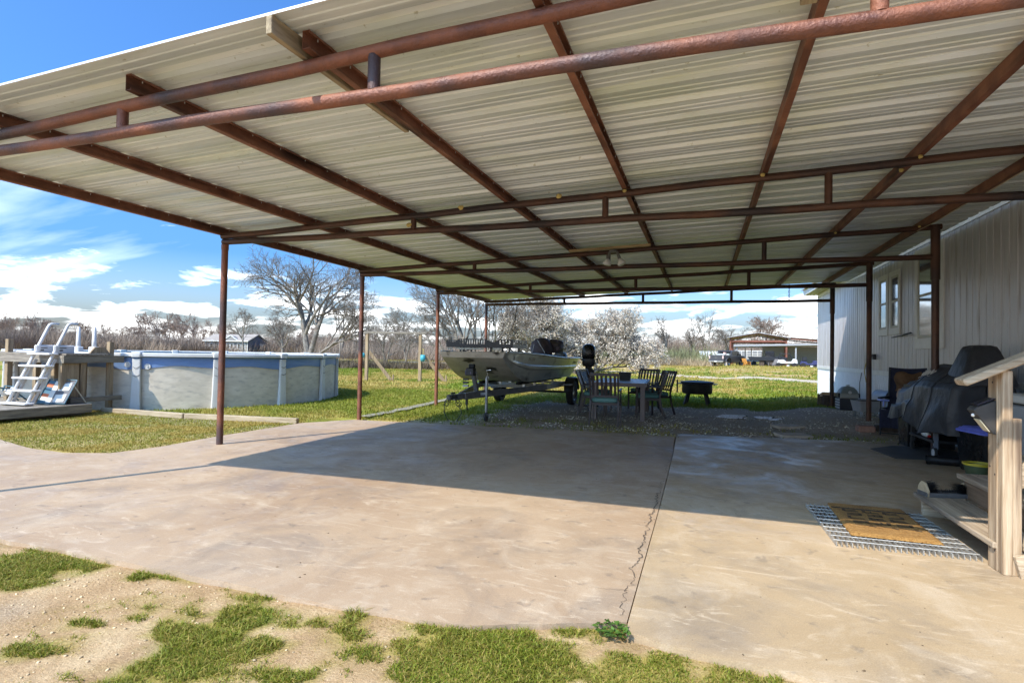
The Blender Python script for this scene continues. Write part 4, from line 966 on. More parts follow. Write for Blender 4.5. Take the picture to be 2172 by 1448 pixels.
# open tabletop smoker on legs by the third post
tx, ty = G(1846, 880, .11)
ts = thing('portable_smoker', 'small grey drum grill on stub legs with its lid open by the post', 'grill', (3.16, 13.0, .10), R(15))
GREY = material('light_grey_metal', (.36, .37, .39), .42, metal=.25, var=.1, scale=5)
loft([(rrect(.46, .30, .03), .12), (rrect(.54, .38, .04), .34)], closed_top=False).build('bowl', GREY, ts, auto=35)
loft([(rrect(.53, .37, .04), .325), (rrect(.50, .35, .04), .33)]).build('coals', MATS['rubber_back'], ts)
loft([(rrect(.56, .40, .04), .338), (rrect(.56, .40, .04), .35)], closed_top=False, closed_bot=False).build('rim', BLK, ts)
ld = MB(); pr = [(.20*math.cos(t), .20*math.sin(t)) for t in np.linspace(0, math.pi, 14)]
P = [[(x, .20+c_*.95, .38+s_*.9-.10+.05) for c_, s_ in pr] for x in (-.26, -.20, 0, .20, .26)]
MB().grid([[(.30+c_*.6, x*.9, .36+s_*.95) for c_, s_ in pr] for x in (-.26, -.1, .1, .26)]).build('lid', GREY, ts, smooth=True)
MB().grid([[(.30+c_*.56, x*.9, .36+s_*.90) for c_, s_ in pr] for x in (-.255, .255)]).build('lid_lining', BLK, ts, smooth=True)
for i_ in range(3): MB().box((.36+.02*i_, -.24, .50-.035*i_), (.012, .004, .03)).build('vent_slot', BLK, ts)
for x in (-.20, .20):
    for y in (-.12, .12): MB().bar((x, y, .0), (x*.97, y*.95, .15), .055, .008).build('leg', material('bright_steel', (.62, .63, .66), .25, metal=.8), ts)
# gas grill / generator-like box
pg = thing('tabletop_grill', 'small domed grill sitting on a dark plastic crate near the firewood', 'grill', (3.17, 14.75, .10), R(4))
for k in range(4): MB().bb(-.215, -.205, -.16, .16, .03+.06*k, .065+.06*k).build('crate_rib', material('pale_grey_plastic', (.42, .42, .42), .5), pg, bevel=.003)
MB().bb(-.20, .20, -.17, .17, 0, .26).build('crate', material('charcoal_plastic', (.035, .036, .042), .5, var=.15, scale=6), pg, bevel=.01)
MB().bb(-.185, .185, -.165, .165, .262, .375).build('fire_box', material('tan_grey_metal', (.34, .33, .28), .45), pg, bevel=.02)
for s in (-1, 1): MB().bb(s*.205-.022, s*.205+.022, -.12, .12, .28, .38).build('side_grip', BLK, pg, bevel=.01)
MB().grid([[(x*(1-.25*abs(math.cos(t))*0)*sc_, -.16*math.cos(t), .375+.17*math.sin(t)*sc2) for t in np.linspace(0, math.pi, 12)] for x, sc_, sc2 in ((-.18, 1, .05), (-.165, 1, .55), (-.12, 1, .85), (0, 1, 1), (.12, 1, .85), (.165, 1, .55), (.18, 1, .05))]).build('lid', material('greenish_enamel', (.17, .19, .18), .4), pg, smooth=True)
MB().lathe([(0, 0), (.035, 0), (.035, .02), (0, .02)], 14, (0, -.175, .40), 'y').build('dial', material('dial_face', (.5, .5, .48), .3), pg)
MB().lathe([(0, .0), (.05, .0), (.035, .03), (0, .03)], 14, (0, 0, .545)).build('vent_cap', material('pale_enamel2', (.55, .56, .55), .4), pg)
# firewood
BARK = material('bark', (.045, .032, .024), .95, col2=(.11, .08, .058), scale=6, bump=.8, bscale=22)
CUT = material('cut_wood', (.42, .27, .15), .85, col2=(.55, .38, .22), scale=14)
q = random.Random(12); lx, ly = G(1755, 864, .03)
spots = [(2.90, 15.45, .13, .12, 'z'), (2.98, 15.75, .11, .11, 'z'), (2.83, 15.70, .12, .13, 'z'), (3.06, 15.45, .12, .12, 'z')]
names = ['split firewood log on end nearest the slab in the log heap', 'split firewood log on end at the back of the log heap', 'split firewood log on end farthest from the house in the heap', 'split firewood log on end nearest the house wall in the heap']
for (x, y, r_, h_, _), lb in zip(spots, names):
    t = thing('firewood_log', lb, 'log', (x, y, float(gh(x, y))-.01), q.uniform(0, 3), 'firewood by the house corner')
    pl = [(r_*math.cos(a)*q.uniform(.8, 1.05), r_*math.sin(a)*q.uniform(.8, 1.05)) for a in np.linspace(0, 6.1, 9)]; hh = q.uniform(.26, .30)
    MB().prism(pl, 0, hh).build('bark', BARK, t); MB().prism([(a*.93, b__*.93) for a, b__ in pl], hh-.002, hh+.004).build('cut_face', CUT, t)
for k, (x, y, rz) in enumerate([(2.95, 15.55, .25), (3.02, 15.72, -.2)]):
    t = thing('split_log', ['pale split log lying across the top of the log heap in front', 'reddish split log lying across the back of the log heap'][k], 'log', (x, y, .34), rz, 'firewood by the house corner')
    MB().prism([(0, 0), (.11, .0), (.09, .07), (.02, .09)], -.2, .2, Matrix(((0, 0, 1, 0), (1, 0, 0, -.05), (0, 1, 0, 0), (0, 0, 0, 1)))).build('wood', CUT if k == 0 else material('red_wood', (.25, .12, .07), .85, var=.25, scale=8), t)
# pavers and brick
PAV = material('tan_paver', (.42, .35, .28), .9, var=.18, scale=9, bump=.3, bscale=50)
for (x, y, rz, z, lb) in [(1.50, 11.42, .35, -.01, 'tan concrete stepping stone lying behind another in the soil past the slab'), (1.42, 10.25, .30, -.015, 'tan concrete stepping stone nearest the slab edge')]:
    zz_ = float(gh(x, y)); o = MB().box((0, 0, .022), (.50, .36, .05)).build('paver', PAV, None, bevel=.006); o.location = (x, y, zz_); o.rotation_euler = (0, 0, rz); tag(o, lb, 'paver', 'stepping stones past the slab')
o = MB().box((0, 0, .055), (.26, .20, .11)).build('retaining_block', material('red_block', (.30, .165, .12), .9, var=.2, scale=12, bump=.4, bscale=40), None, bevel=.025, bseg=2); o.location = (2.62, 10.95, float(gh(2.62, 10.95))-.01); o.rotation_euler = (0, 0, .05); tag(o, 'rounded reddish concrete edging block on the soil before the camp chair', 'block')
o = MB().box((0, 0, .05), (.55, .14, .10)).build('landscape_timber', material('dark_timber', (.075, .055, .042), .9, var=.3, scale=6), None, bevel=.008); o.location = (3.06, 11.05, float(gh(3.0, 11.05))-.01); tag(o, 'short dark timber lying behind the reddish edging block', 'timber')
# ------------------------------------------------------------------ boat on trailer
ALU = material('bare_aluminium', (.52, .52, .48), .38, metal=.5, col2=(.68, .67, .61), scale=1.6, stretch=(1, .5, 1), rvar=.12, bump=.06, bscale=6, spec=.5, streak=((.17, .155, .13), 1.8, (1, 1, 2), .55, .75))
ALUD = material('scratched_hull', (.33, .295, .235), .5, metal=.35, col2=(.50, .46, .39), scale=4, detail=9, contrast=(.3, .7), streak=((.055, .045, .035), 3.0, (1, 1, 1), .58, .66))
BLKM = material('satin_black', (.016, .017, .022), .38)
GREYST = material('grey_trailer_steel', (.22, .22, .225), .45, metal=.5, var=.15, scale=5)
BX, BY, BRZ = -4.10, 9.75, R(-.4)
boat = thing('jon_boat', 'flat bottomed aluminium jon boat with a black rack over its bow', 'boat', (BX, BY, 0), BRZ)
LB = 5.15
def zb(y): return .665+(.50*(1-y/1.55)**2 if y < 1.55 else 0)
def zt(y): return 1.268-.11*float(sstep(np.array(y), .2, 4.0))
def hw(y): return .66+.27*float(sstep(np.array(y), 0, 2.4))         # half width at gunwale
def hb(y): return .62+.06*float(sstep(np.array(y), 0, 2.0))         # half width at the chine
ysb = [0, .08, .18, .3, .45, .62, .8, 1.0, 1.25, 1.55, 1.9, 2.4, 3.0, 3.6, 4.25, 5.15]
right = []
for y in ysb:
    b0, t0 = zb(y), zt(y)-.0; h_ = t0-b0; k = float(sstep(np.array(y), .1, 1.2))
    right.append([(hb(y), y, b0), (hb(y)+(hw(y)-hb(y))*.42, y, b0+h_*.42), (hb(y)+(hw(y)-hb(y))*.55+.022*k, y, b0+h_*.48), (hb(y)+(hw(y)-hb(y))*.62+.022*k, y, b0+h_*.58), (hb(y)+(hw(y)-hb(y))*.68, y, b0+h_*.62), (hw(y), y, t0)])
for s in (1, -1):
    o = MB().grid([[(x*s, y, z) for x, y, z in r_] for r_ in right]).build('hull_side', ALU, boat, auto=22, recalc=False)
    rail = [(hw(y)*s+.012*s, y, zt(y)+.004) for y in ysb[1:]]
    MB().tube(rail, .022, 8).build('gunwale', ALU, o, smooth=True)
bot = [[(hb(y)*u, y, zb(y)) for u in (-1, -.5, 0, .5, 1)] for y in ysb]
MB().grid(bot).build('hull_bottom', ALUD, boat, smooth=True, recalc=False)
MB().add([(-hw(0)-.01, -.03, zt(0)+.005), (hw(0)+.01, -.03, zt(0)+.005), (hb(0), 0, zb(0)), (-hb(0), 0, zb(0)), (-hw(0), .05, zt(0)+.012), (hw(0), .05, zt(0)+.012)], [(3, 2, 1, 0), (0, 1, 5, 4)]).build('bow_plate', ALUD, boat)
MB().grid([[(u*hw(y)*.98, y, zt(y)-.02) for u in (-1, 0, 1)] for y in ysb[:9]]).build('front_deck', ALU, boat)
MB().grid([[(u*hb(y)*1.0, y, zb(y)+.16) for u in (-1, 0, 1)] for y in ysb[8:]]).build('floor', ALU, boat)
MB().add([(-hb(LB), LB, zb(LB)), (hb(LB), LB, zb(LB)), (hw(LB), LB, zt(LB)), (-hw(LB), LB, zt(LB))], [(0, 1, 2, 3)]).build('transom', ALU, boat)
# rack on the bow
rk = MB(); RX, Y0, Y1, Z0 = .69, .32, 1.22, 1.36
def panel(L_, prof, slots):
    """local (s along, h up) solid strips: lower band + slat fingers under a top rail"""
    mb = MB(); 
    return mb
def rackside(a, b, segs):
    """segs: list of (s0, s1, h0, h1, slotted)"""
    a, b = Vector(a), Vector(b); d = b-a; nrm = Vector((-d.y, d.x, 0)).normalized()*.004; mb = MB()
    def q_(s0, s1, za0, zb0, za1, zb1):
        p0, p1 = a+d*s0, a+d*s1; vs = []
        for sg in (1, -1):
            for p, z in ((p0, za0), (p1, za1), (p1, zb1), (p0, zb0)): vs.append((p.x+nrm.x*sg, p.y+nrm.y*sg, a.z+z))
        mb.add(vs, [(0, 1, 2, 3), (7, 6, 5, 4), (0, 4, 5, 1), (1, 5, 6, 2), (2, 6, 7, 3), (3, 7, 4, 0)])
    for s0, s1, h0, h1, sl_ in segs:
        if not sl_: q_(s0, s1, 0, h0, 0, h1)
        else:
            q_(s0, s1, 0, .065, 0, .065); q_(s0, s1, h0-.016, h0, h1-.016, h1); n = sl_
            for k in range(n+1):
                u = s0+(s1-s0)*k/n; w_ = (s1-s0)/n*.24; q_(max(s0, u-w_), min(s1, u+w_), .065, h0-.016, .065, h1-.016)
    return mb
fr_ = rackside((-RX, Y0, Z0), (RX, Y0, Z0), [(0, .07, .135, .115, 0), (.07, .13, .10, .10, 0), (.13, .20, .10, .165, 0), (.20, .60, .165, .165, 11), (.60, .70, .165, .105, 0), (.70, .74, .105, .105, 0), (.74, .80, .105, .16, 0), (.80, .98, .16, .16, 4), (.98, 1, .16, .16, 0)]).build('bow_rack', BLKM, boat)
rackside((RX, Y0+.005, Z0), (RX, Y1, Z0), [(0, .05, .16, .16, 0), (.05, .95, .15, .15, 8), (.95, 1, .15, .15, 0)]).build('rack_side', BLKM, fr_)
rackside((-RX, Y0+.005, Z0), (-RX, Y1, Z0), [(0, .05, .135, .135, 0), (.05, .95, .15, .15, 8), (.95, 1, .15, .15, 0)]).build('rack_side', BLKM, fr_)
rackside((-RX, Y1, Z0), (RX, Y1, Z0), [(0, .1, .10, .05, 0), (.1, .9, .05, .05, 0), (.9, 1, .05, .10, 0)]).build('rack_back', BLKM, fr_)
MB().bb(-RX, RX, Y0+.01, Y1-.01, Z0+.0, Z0+.008).build('rack_floor', BLKM, fr_)
for x in (-.42, -.36, .22, .46, .60):
    MB().bb(x-.016, x+.016, Y0+.08, Y0+.11, zt(.4)-.02, Z0).build('rack_leg', BLKM, fr_)
for x in (-.5, .55): MB().bb(x-.016, x+.016, Y1-.1, Y1-.07, zt(1.1)-.02, Z0).build('rack_leg', BLKM, fr_)
MB().bar((-.38, Y0+.09, zt(.4)), (-.1, Y0+.09, Z0), .02, .02).bar((.6, Y0+.1, Z0), (.45, Y1-.1, zt(1)), .02, .02).build('rack_brace', BLKM, fr_)
LED = material('light_bar_lens', (.50, .49, .42), .3)
for x0, x1 in ((-.42, .10), (.30, .48), (-.66, -.58)): MB().bb(x0, x1, Y0-.018, Y0+.012, Z0-.045, Z0-.012).build('light_bar', LED, fr_, bevel=.004)
# lettering
def text(body, size, mat, name, parent, M, shear=0.0, extrude=.0008):
    cu_ = bpy.data.curves.new('t', 'FONT'); cu_.body = body; cu_.size = size; cu_.extrude = extrude; cu_.shear = shear; cu_.resolution_u = 2
    ob = bpy.data.objects.new('t', cu_); COL.objects.link(ob); dg = bpy.context.evaluated_depsgraph_get(); me = bpy.data.meshes.new_from_object(ob.evaluated_get(dg))
    bpy.data.objects.remove(ob); bpy.data.curves.remove(cu_); me.transform(M); me.materials.clear(); me.materials.append(mat); me.name = name
    return link(name, me, None, parent)
def onside(y, u, s=1, off=.004):                     # frame on the right hull side between chine (0) and gunwale (1)
    i = max(k for k in range(len(ysb)-1) if ysb[k] <= y+1e-6); f_ = (y-ysb[i])/(ysb[i+1]-ysb[i])
    def pt(yy_, uu):
        lo, hi = right[i], right[i+1]; a0 = Vector(lo[4]).lerp(Vector(hi[4]), f_); a1 = Vector(lo[5]).lerp(Vector(hi[5]), f_); return a0.lerp(a1, uu)
    p = pt(y, u); up = (pt(y, 1)-pt(y, 0)).normalized(); al = (Vector(right[i+1][5])-Vector(right[i][5])).normalized(); n_ = al.cross(up).normalized(); n_ = n_ if n_.x > 0 else -n_; up = n_.cross(al)
    M = Matrix.Identity(4)
    for r_ in range(3): M[r_][0], M[r_][1], M[r_][2], M[r_][3] = al[r_], up[r_], n_[r_], (p+n_*off)[r_]
    return M
text('Xpress', .13, BLKM, 'lettering', boat, onside(4.55, .25), .3)
text('TX 1597', .085, material('faded_gold', (.30, .22, .10), .6), 'lettering', boat, onside(1.1, .35, off=.008), .2)
stk = MB().add([(0, 0, 0), (.06, 0, 0), (.06, .12, 0), (0, .12, 0)], [(0, 1, 2, 3)]); stk.v = [tuple(onside(.45, -.1, off=.010)@Vector(p)) for p in stk.v]; stk.build('sticker', material('pale_sticker', (.62, .62, .60), .5), boat)
text('E', .08, BLKM, 'lettering', boat, onside(.455, .05, off=.0125))
# seat bundle under a cover
SEATC = material('dark_boat_cover', (.040, .026, .030), .55, col2=(.085, .058, .060), scale=4, bump=.5, bscale=9, bdist=.03)
rb = random.Random(14)
def lump(name, c, r_, sq, amp, mat, parent, seed, n=40, m_=24):
    mb = MB(); P = []
    for i in range(m_+1):
        th = math.pi*i/m_; row = []
        for k in range(n+1):
            a = 2*math.pi*k/n; d = Vector((math.sin(th)*math.cos(a), math.sin(th)*math.sin(a), math.cos(th)))
            f_ = 1+amp*(math.sin(d.x*5+seed)+math.sin(d.y*7+seed*2+d.z*3)+.6*math.sin(d.z*11+d.x*6+seed)+.35*math.sin(a*9+d.z*5))
            d2 = Vector((math.copysign(abs(d.x)**.75, d.x), math.copysign(abs(d.y)**.75, d.y), math.copysign(abs(d.z)**.75, d.z)))
            row.append((c[0]+d2.x*r_*sq[0]*f_, c[1]+d2.y*r_*sq[1]*f_, c[2]+d2.z*r_*sq[2]*f_))
        P.append(row)
    return mb.grid(P).build(name, mat, parent, smooth=True)
lump('covered_console', (.0, 4.72, 1.36), .30, (.95, .8, 1.05), .035, SEATC, boat, 1.0)
lump('covered_seat', (.30, 4.95, 1.46), .25, (.9, .8, .75), .05, SEATC, boat, 4.0)
lump('seat_cushion', (.48, 4.85, 1.17), .19, (.95, .8, .75), .03, material('grey_vinyl', (.10, .10, .105), .4), boat, 2.0)
MB().tube([(-.05, 4.45, 1.62), (.05, 4.44, 1.46), (.16, 4.46, 1.28)], .011, 6).tube([(-.14, 4.46, 1.5), (-.20, 4.46, 1.25)], .008, 6).build('strap', material('grey_web', (.45, .44, .43), .7), boat)
lump('lashing', (.72, LB+.12, .98), .09, (.8, 1.2, 1.4), .12, material('straw_rope', (.42, .35, .22), .9, var=.3, scale=20), boat, 3.0, 18, 12)
# outboard on a stand, between boat and table
om = thing('outboard_motor', 'upright black outboard motor on a stand between the boat and the table', 'outboard motor', (-2.74, 14.15, float(gh(-2.74, 14.15))), R(12))
lump('cowling', (0, 0, 1.33), .205, (.86, 1.05, 1.08), .006, SHINY, om, 5.0)
loft([(rrect(.26, .34, .06), .98), (rrect(.33, .42, .08), 1.05), (rrect(.32, .40, .08), 1.17)]).build('lower_cowl', material('dark_grey_plastic', (.045, .046, .05), .4), om, auto=40)
loft([(rrect(.05, .20, .02), .24), (rrect(.08, .23, .03), .50), (rrect(.13, .24, .04), .80), (rrect(.18, .26, .05), 1.02)]).build('midsection', SHINY, om, auto=40)
MB().tube([(0, -.20, .28), (0, -.05, .28), (0, .2, .28)], [.02, .05, .03], 12).build('gearcase', SHINY, om, smooth=True)
for k in range(3): MB().box((.06*math.cos(2.1*k), .22, .28+.06*math.sin(2.1*k)), (.10, .012, .055), (0, .5, 2.1*k)).build('propeller_blade', ALU, om)
MB().bb(-.06, .06, -.20, -.12, .62, .95).bb(-.10, .10, -.26, -.20, .60, .92).build('clamp', DKM, om, bevel=.01)
MB().tube([(.14, 0, 1.22), (.24, -.02, 1.24), (.30, -.05, 1.10)], .014, 6).tube([(.14, .02, 1.3), (.25, .05, 1.38)], .01, 6).build('tiller', BLKM, om)
sd2 = MB()
for sx in (-1, 1): sd2.bar((sx*.22, -.50, .02), (sx*.10, -.24, .90), .04, .04).bar((sx*.22, -.5, .03), (sx*.22, .35, .03), .04, .04)
sd2.bar((-.22, -.5, .03), (.22, -.5, .03), .04, .04).bar((-.12, -.24, .88), (.12, -.24, .88), .05, .06).build('stand', DKM, om)
text('YAMAHA', .085, material('decal_silver', (.5, .5, .5), .4), 'lettering', om, Matrix.Translation((.035, -.124, .98))@Euler((R(90), R(90), 0)).to_matrix().to_4x4())

tr = thing('boat_trailer', 'grey steel boat trailer with winch post and tongue jack', 'trailer', (BX, BY, 0), BRZ)
for s in (1, -1):
    MB().bar((s*.05, -.42, .47), (s*.80, 2.35, .52), .05, .115).build('side_rail', GREYST, tr, bevel=.004)
    MB().bar((s*.80, 2.34, .52), (s*.80, 5.0, .52), .05, .115).build('rear_rail', GREYST, tr, bevel=.004)
    MB().bar((s*.42, 1.5, .628), (s*.42, 5.05, .628), .09, .055).build('bunk', material('black_carpet', (.012, .012, .012), .95), tr)
    for y in (1.9, 2.7, 3.4, 4.3): MB().bar((s*.42, y, .52), (s*.42, y, .60), .05, .04).build('bunk_bracket', material('galv_bright', (.45, .46, .47), .35, metal=.7), tr)
    wl = thing('wheel', '', 'x'); 
    for k_ in ('label', 'category'): del wl[k_]
    wl.parent = tr; wl.location = (s*.965, 4.15, .315-.01)
    tp = [(.20, -.075), (.29, -.082), (.305, -.07), (.313, -.05), (.308, -.046), (.308, -.040), (.315, -.037), (.315, -.012), (.309, -.009), (.309, .009), (.315, .012), (.315, .037), (.308, .040), (.308, .046), (.313, .05), (.305, .07), (.29, .082), (.20, .075)]
    MB().lathe(tp, 40, (0, 0, 0), 'x').build('tyre', material('tyre_rubber', (.018, .017, .017), .8, var=.25, scale=12), wl, auto=35)
    rim = MB().lathe([(.0, .035), (.06, .045), (.075, .03), (.085, .015)], 24, (0, 0, 0), 'x').lathe([(.172, .02), (.19, .06), (.205, .07)], 32, (0, 0, 0), 'x')
    for k in range(6):
        a = k*math.pi/3; rim.bar((.03 if s > 0 else .03, .07*math.cos(a), .07*math.sin(a)), (.03, .185*math.cos(a), .185*math.sin(a)), .045, .02, (1, 0, 0))
    if s < 0: rim.v = [(-x, y, z) for x, y, z in rim.v]
    rim.build('rim', material('machined_rim', (.40, .40, .41), .3, metal=.8), wl)
    MB().lathe([(.0, -.03), (.19, -.03)], 24, (0, 0, 0), 'x').build('drum', BLKM, wl)
    fp = [(.96-.0, 0)]
    arc = [(.375*math.cos(t), .375*math.sin(t)) for t in np.linspace(R(5), R(175), 16)]
    P = [[(s*.965-.115, 4.15+c_, .32+s_) for c_, s_ in arc], [(s*.965+.10, 4.15+c_, .32+s_) for c_, s_ in arc], [(s*.965+.115, 4.15+c_*.95, .32+s_*.95) for c_, s_ in arc]]
    MB().grid(P).build('fender', BLKM if s < 0 else material('fender_black', (.03, .028, .028), .3), tr, smooth=True)
    MB().bb(s*.965-.115 if s > 0 else s*.965-.1, s*.965+.10, 3.52, 3.79, .50, .53).build('fender_step', GREYST, tr, bevel=.004)
MB().tube([(-.9, 4.15, .305), (.9, 4.15, .305)], .03, 10).build('axle', DKM, tr)
for y in (2.4, 3.4, 4.8): MB().bb(-.78, .78, y-.03, y+.03, .475, .535).build('cross_member', GREYST, tr)
MB().bar((0, -.75, .47), (0, .9, .47), .085, .10).build('tongue', GREYST, tr, bevel=.005)
MB().bar((0, -.95, .49), (0, -.72, .485), .10, .075).tube([(0, -.93, .44), (0, -.93, .52)], .055, 14).bar((0, -.88, .55), (0, -.72, .545), .03, .03).build('coupler', material('coupler_steel', (.09, .09, .09), .4, metal=.6), tr, bevel=.008)
wp = MB().bar((0, .28, .48), (0, .05, .93), .075, .06, (0, 1, 0)).bar((0, .30, .50), (0, .55, .47), .06, .06).build('winch_post', GREYST, tr, bevel=.004)
MB().lathe([(.0, -.06), (.055, -.06), (.055, -.045), (.03, -.045), (.03, .045), (.055, .045), (.055, .06), (0, .06)], 18, (-.03, -.05, .88), 'x').build('winch_drum', material('winch_blue', (.12, .10, .16), .5), wp)
MB().box((0, -.03, .90), (.15, .14, .14)).build('winch_frame', DKM, wp, bevel=.01)
MB().tube([(.085, -.03, .88), (.12, -.03, .90), (.13, -.02, .74), (.17, -.02, .74)], .009, 6).build('winch_handle', material('bright_steel', (.62, .63, .66), .25, metal=.8), wp)
MB().lathe([(0, -.05), (.045, -.05), (.045, .05), (0, .05)], 16, (0, .02, 1.0), 'x').build('bow_stop', MATS['rubber_back'], wp)
for z in (.64, .70, .76): MB().box((-.06, -.12, z), (.10, .05, .035)).build('strap_fold', MATS['grey_web'] if z < .7 else BLKM, wp)
jk_ = MB().tube([(.30, .02, .18), (.30, .02, .80)], .027, 14).tube([(.30, .02, .10), (.30, .02, .2)], .021, 12).build('jack', material('galv_tube', (.30, .32, .34), .4, metal=.6, var=.2, scale=9), tr, auto=40)
MB().tube([(.30, .02, .80), (.31, .0, .83), (.36, -.03, .80), (.31, -.03, .93), (.40, -.03, .945)], .008, 6).build('crank', MATS['bright_steel'], jk_)
MB().lathe([(0, -.022), (.075, -.022), (.085, -.012), (.085, .012), (.075, .022), (0, .022)], 22, (.30, .02, .070), 'x').build('jack_wheel', material('grey_rubber', (.045, .045, .047), .7), jk_, auto=40)
MB().bb(.265, .335, -.015, .055, .085, .13).build('jack_fork', GREYST, jk_)
MB().bar((.08, .02, .48), (.30, .02, .50), .06, .05).build('jack_bracket', GREYST, jk_)
def coil(x0, y0, s):
    return [(x0+s*.02*0+s*(.05+.10*t)+.035*math.cos(t*17), y0+.03*math.sin(t*17*.5), .47-.16*t+.045*math.sin(t*17)) for t in np.linspace(0, 1, 40)]+[(x0+s*.17, y0, .22), (x0+s*.08, y0, .06)]
for s in (-1, 1): MB().tube(coil(0, -.80, s), .008, 5).build('safety_cable', BLKM, tr, smooth=True)
MB().bar((-.0, -.2, .40), (0, -.2, .30), .04, .03).bar((0, -.2, .3), (0, -.16, .20), .02, .02).build('tongue_step', DKM, tr)

# ------------------------------------------------------------------ patio table and chairs
BRN = material('brown_powder_coat', (.060, .045, .044), .42, var=.12, scale=8)
LEGM = material('taupe_table_metal', (.17, .135, .13), .45, var=.1, scale=6)
def tile_mat(): return material('slate_tile', (.20, .21, .25), .32, col2=(.32, .33, .38), scale=5, rvar=.1)
gz0 = float(gh(-1.6, 12.2))
tb = thing('patio_table', 'rectangular patio table with tiled top and thick square legs', 'table', (-1.62, 12.2, gz0), R(3))
for sx in (-1, 1):
    for sy in (-1, 1): MB().box((sx*.47, sy*1.0, .345), (.095, .095, .69), taper=.95).build('leg', LEGM, tb, bevel=.005)
MB().bb(-.54, .54, -1.07, 1.07, .685, .70).bb(-.545, .545, -1.075, -1.02, .66, .735).bb(-.545, .545, 1.02, 1.075, .66, .735).bb(-.545, -.495, -1.02, 1.02, .66, .735).bb(.495, .545, -1.02, 1.02, .66, .735).build('frame', LEGM, tb, bevel=.003)
for i in range(2):
    for j in range(4): MB().bb(-.49+.493*i, -.003+.493*i, -1.015+.51*j, -.513+.51*j, .702, .732).build('tile', tile_mat(), tb, bevel=.003)
pb = thing('planter_box', 'small black tapered planter standing on the patio table', 'planter', (-1.60, 12.45, gz0+.733))
loft([(rrect(.22, .16, .01), 0), (rrect(.26, .20, .01), .17), (rrect(.24, .18, .01), .17), (rrect(.21, .15, .01), .12)]).build('pot', BLKM, pb)
MB().tube([(-.05, 0, .1), (-.06, .01, .24)], .004, 5).build('stake', BLKM, pb)
TEAL = material('teal_cushion', (.10, .22, .21), .85, col2=(.15, .29, .27), scale=5, bump=.2, bscale=60)
def make_chair(label, loc, rz):
    c = thing('patio_chair', label, 'chair', loc, rz, 'chairs around the patio table')
    for s in (-1, 1):                                   # faces -Y local (front at -Y), back at +Y
        MB().bar((s*.255, -.24, 0), (s*.255, -.24, .64), .032, .032).build('front_leg', BRN, c)
        bl_ = MB(); pts_ = [(s*.255, .33, 0), (s*.255, .24, .25), (s*.25, .21, .45), (s*.25, .25, .62), (s*.25, .37, .94)]
        for a, b in zip(pts_[:-1], pts_[1:]): bl_.bar(a, b, .030, .034, (0, 1, 0))
        bl_.build('back_leg', BRN, c)
        MB().bar((s*.262, -.27, .645), (s*.262, .27, .63), .045, .022).build('armrest', BRN, c, bevel=.004)
    MB().bb(-.24, .24, -.24, -.21, .36, .41).bb(-.24, .24, .18, .21, .36, .41).bb(-.25, -.22, -.22, .2, .36, .41).bb(.22, .25, -.22, .2, .36, .41).bb(-.22, .22, -.2, .18, .385, .40).build('seat_frame', BRN, c)
    MB().bar((-.25, .37, .925), (.25, .37, .925), .024, .055).build('top_rail', BRN, c, bevel=.003)
    MB().bar((-.25, .235, .53), (.25, .235, .53), .022, .035).build('low_rail', BRN, c)
    for k in range(6):
        x = -.195+.078*k; MB().bar((x, .237, .53), (x, .368, .91), .042, .010, (0, 1, 0)).build('slat', BRN, c)
    lc = loft([(rrect(.44, .42, .06), .412), (rrect(.48, .46, .08), .432), (rrect(.485, .465, .08), .462), (rrect(.44, .42, .08), .492), (rrect(.25, .22, .05), .50)]).build('cushion', TEAL, c, smooth=True); lc.location = (0, -.02, 0)
    return c
c0 = make_chair('dark slatted patio chair at the table end nearest the slab', (-1.69, 10.43, gz0), R(180+3))
for lb, (x, y), rz in [('dark slatted patio chair on the boat side of the table, nearer the slab', (-2.20, 12.05), R(90+4)), ('dark slatted patio chair on the boat side of the table, farther from the slab', (-2.26, 12.85), R(90-8)),
                       ('dark slatted patio chair on the fire pit side, nearer the slab', (-1.06, 12.05), R(-90+8)), ('dark slatted patio chair on the fire pit side, farther from the slab', (-.98, 12.78), R(-90+38)),
                       ('dark slatted patio chair at the far end of the table', (-1.35, 13.85), R(-20))]:
    c = copy_tree(c0); c.location = (x, y, float(gh(x, y))); c.rotation_euler = (0, 0, rz); c['label'] = lb
# fire pit
fpx, fpy = -.13, 15.75
fp = thing('fire_pit', 'round black steel fire pit with a domed lid on four splayed legs', 'fire pit', (fpx, fpy, float(gh(fpx, fpy))))
FPM = material('sooty_steel', (.020, .019, .019), .55, col2=(.045, .038, .034), scale=6)
MB().lathe([(0, .30), (.36, .30), (.385, .34), (.385, .545), (.37, .545), (.37, .35), (0, .33)], 32).build('bowl', FPM, fp, auto=35)
MB().lathe([(.36, .547), (.53, .555), (.53, .567), (.36, .567)], 40).build('rim', FPM, fp, auto=35)
MB().lathe([(.44, .60), (.44, .615), (.2, .64), (0, .645)], 32).build('lid', FPM, fp, auto=35)
MB().lathe([(.395, .61), (.41, .57), (.42, .60)], 32).build('lid_ring', FPM, fp)
for a in (40, 130, 220, 310): MB().bar((.30*math.cos(R(a)), .30*math.sin(R(a)), .33), (.42*math.cos(R(a)), .42*math.sin(R(a)), 0), .05, .05).build('leg', FPM, fp)
MB().bar((-.50, -.12, .66), (-.50, -.12, .32), .04, .05).build('handle', FPM, fp)
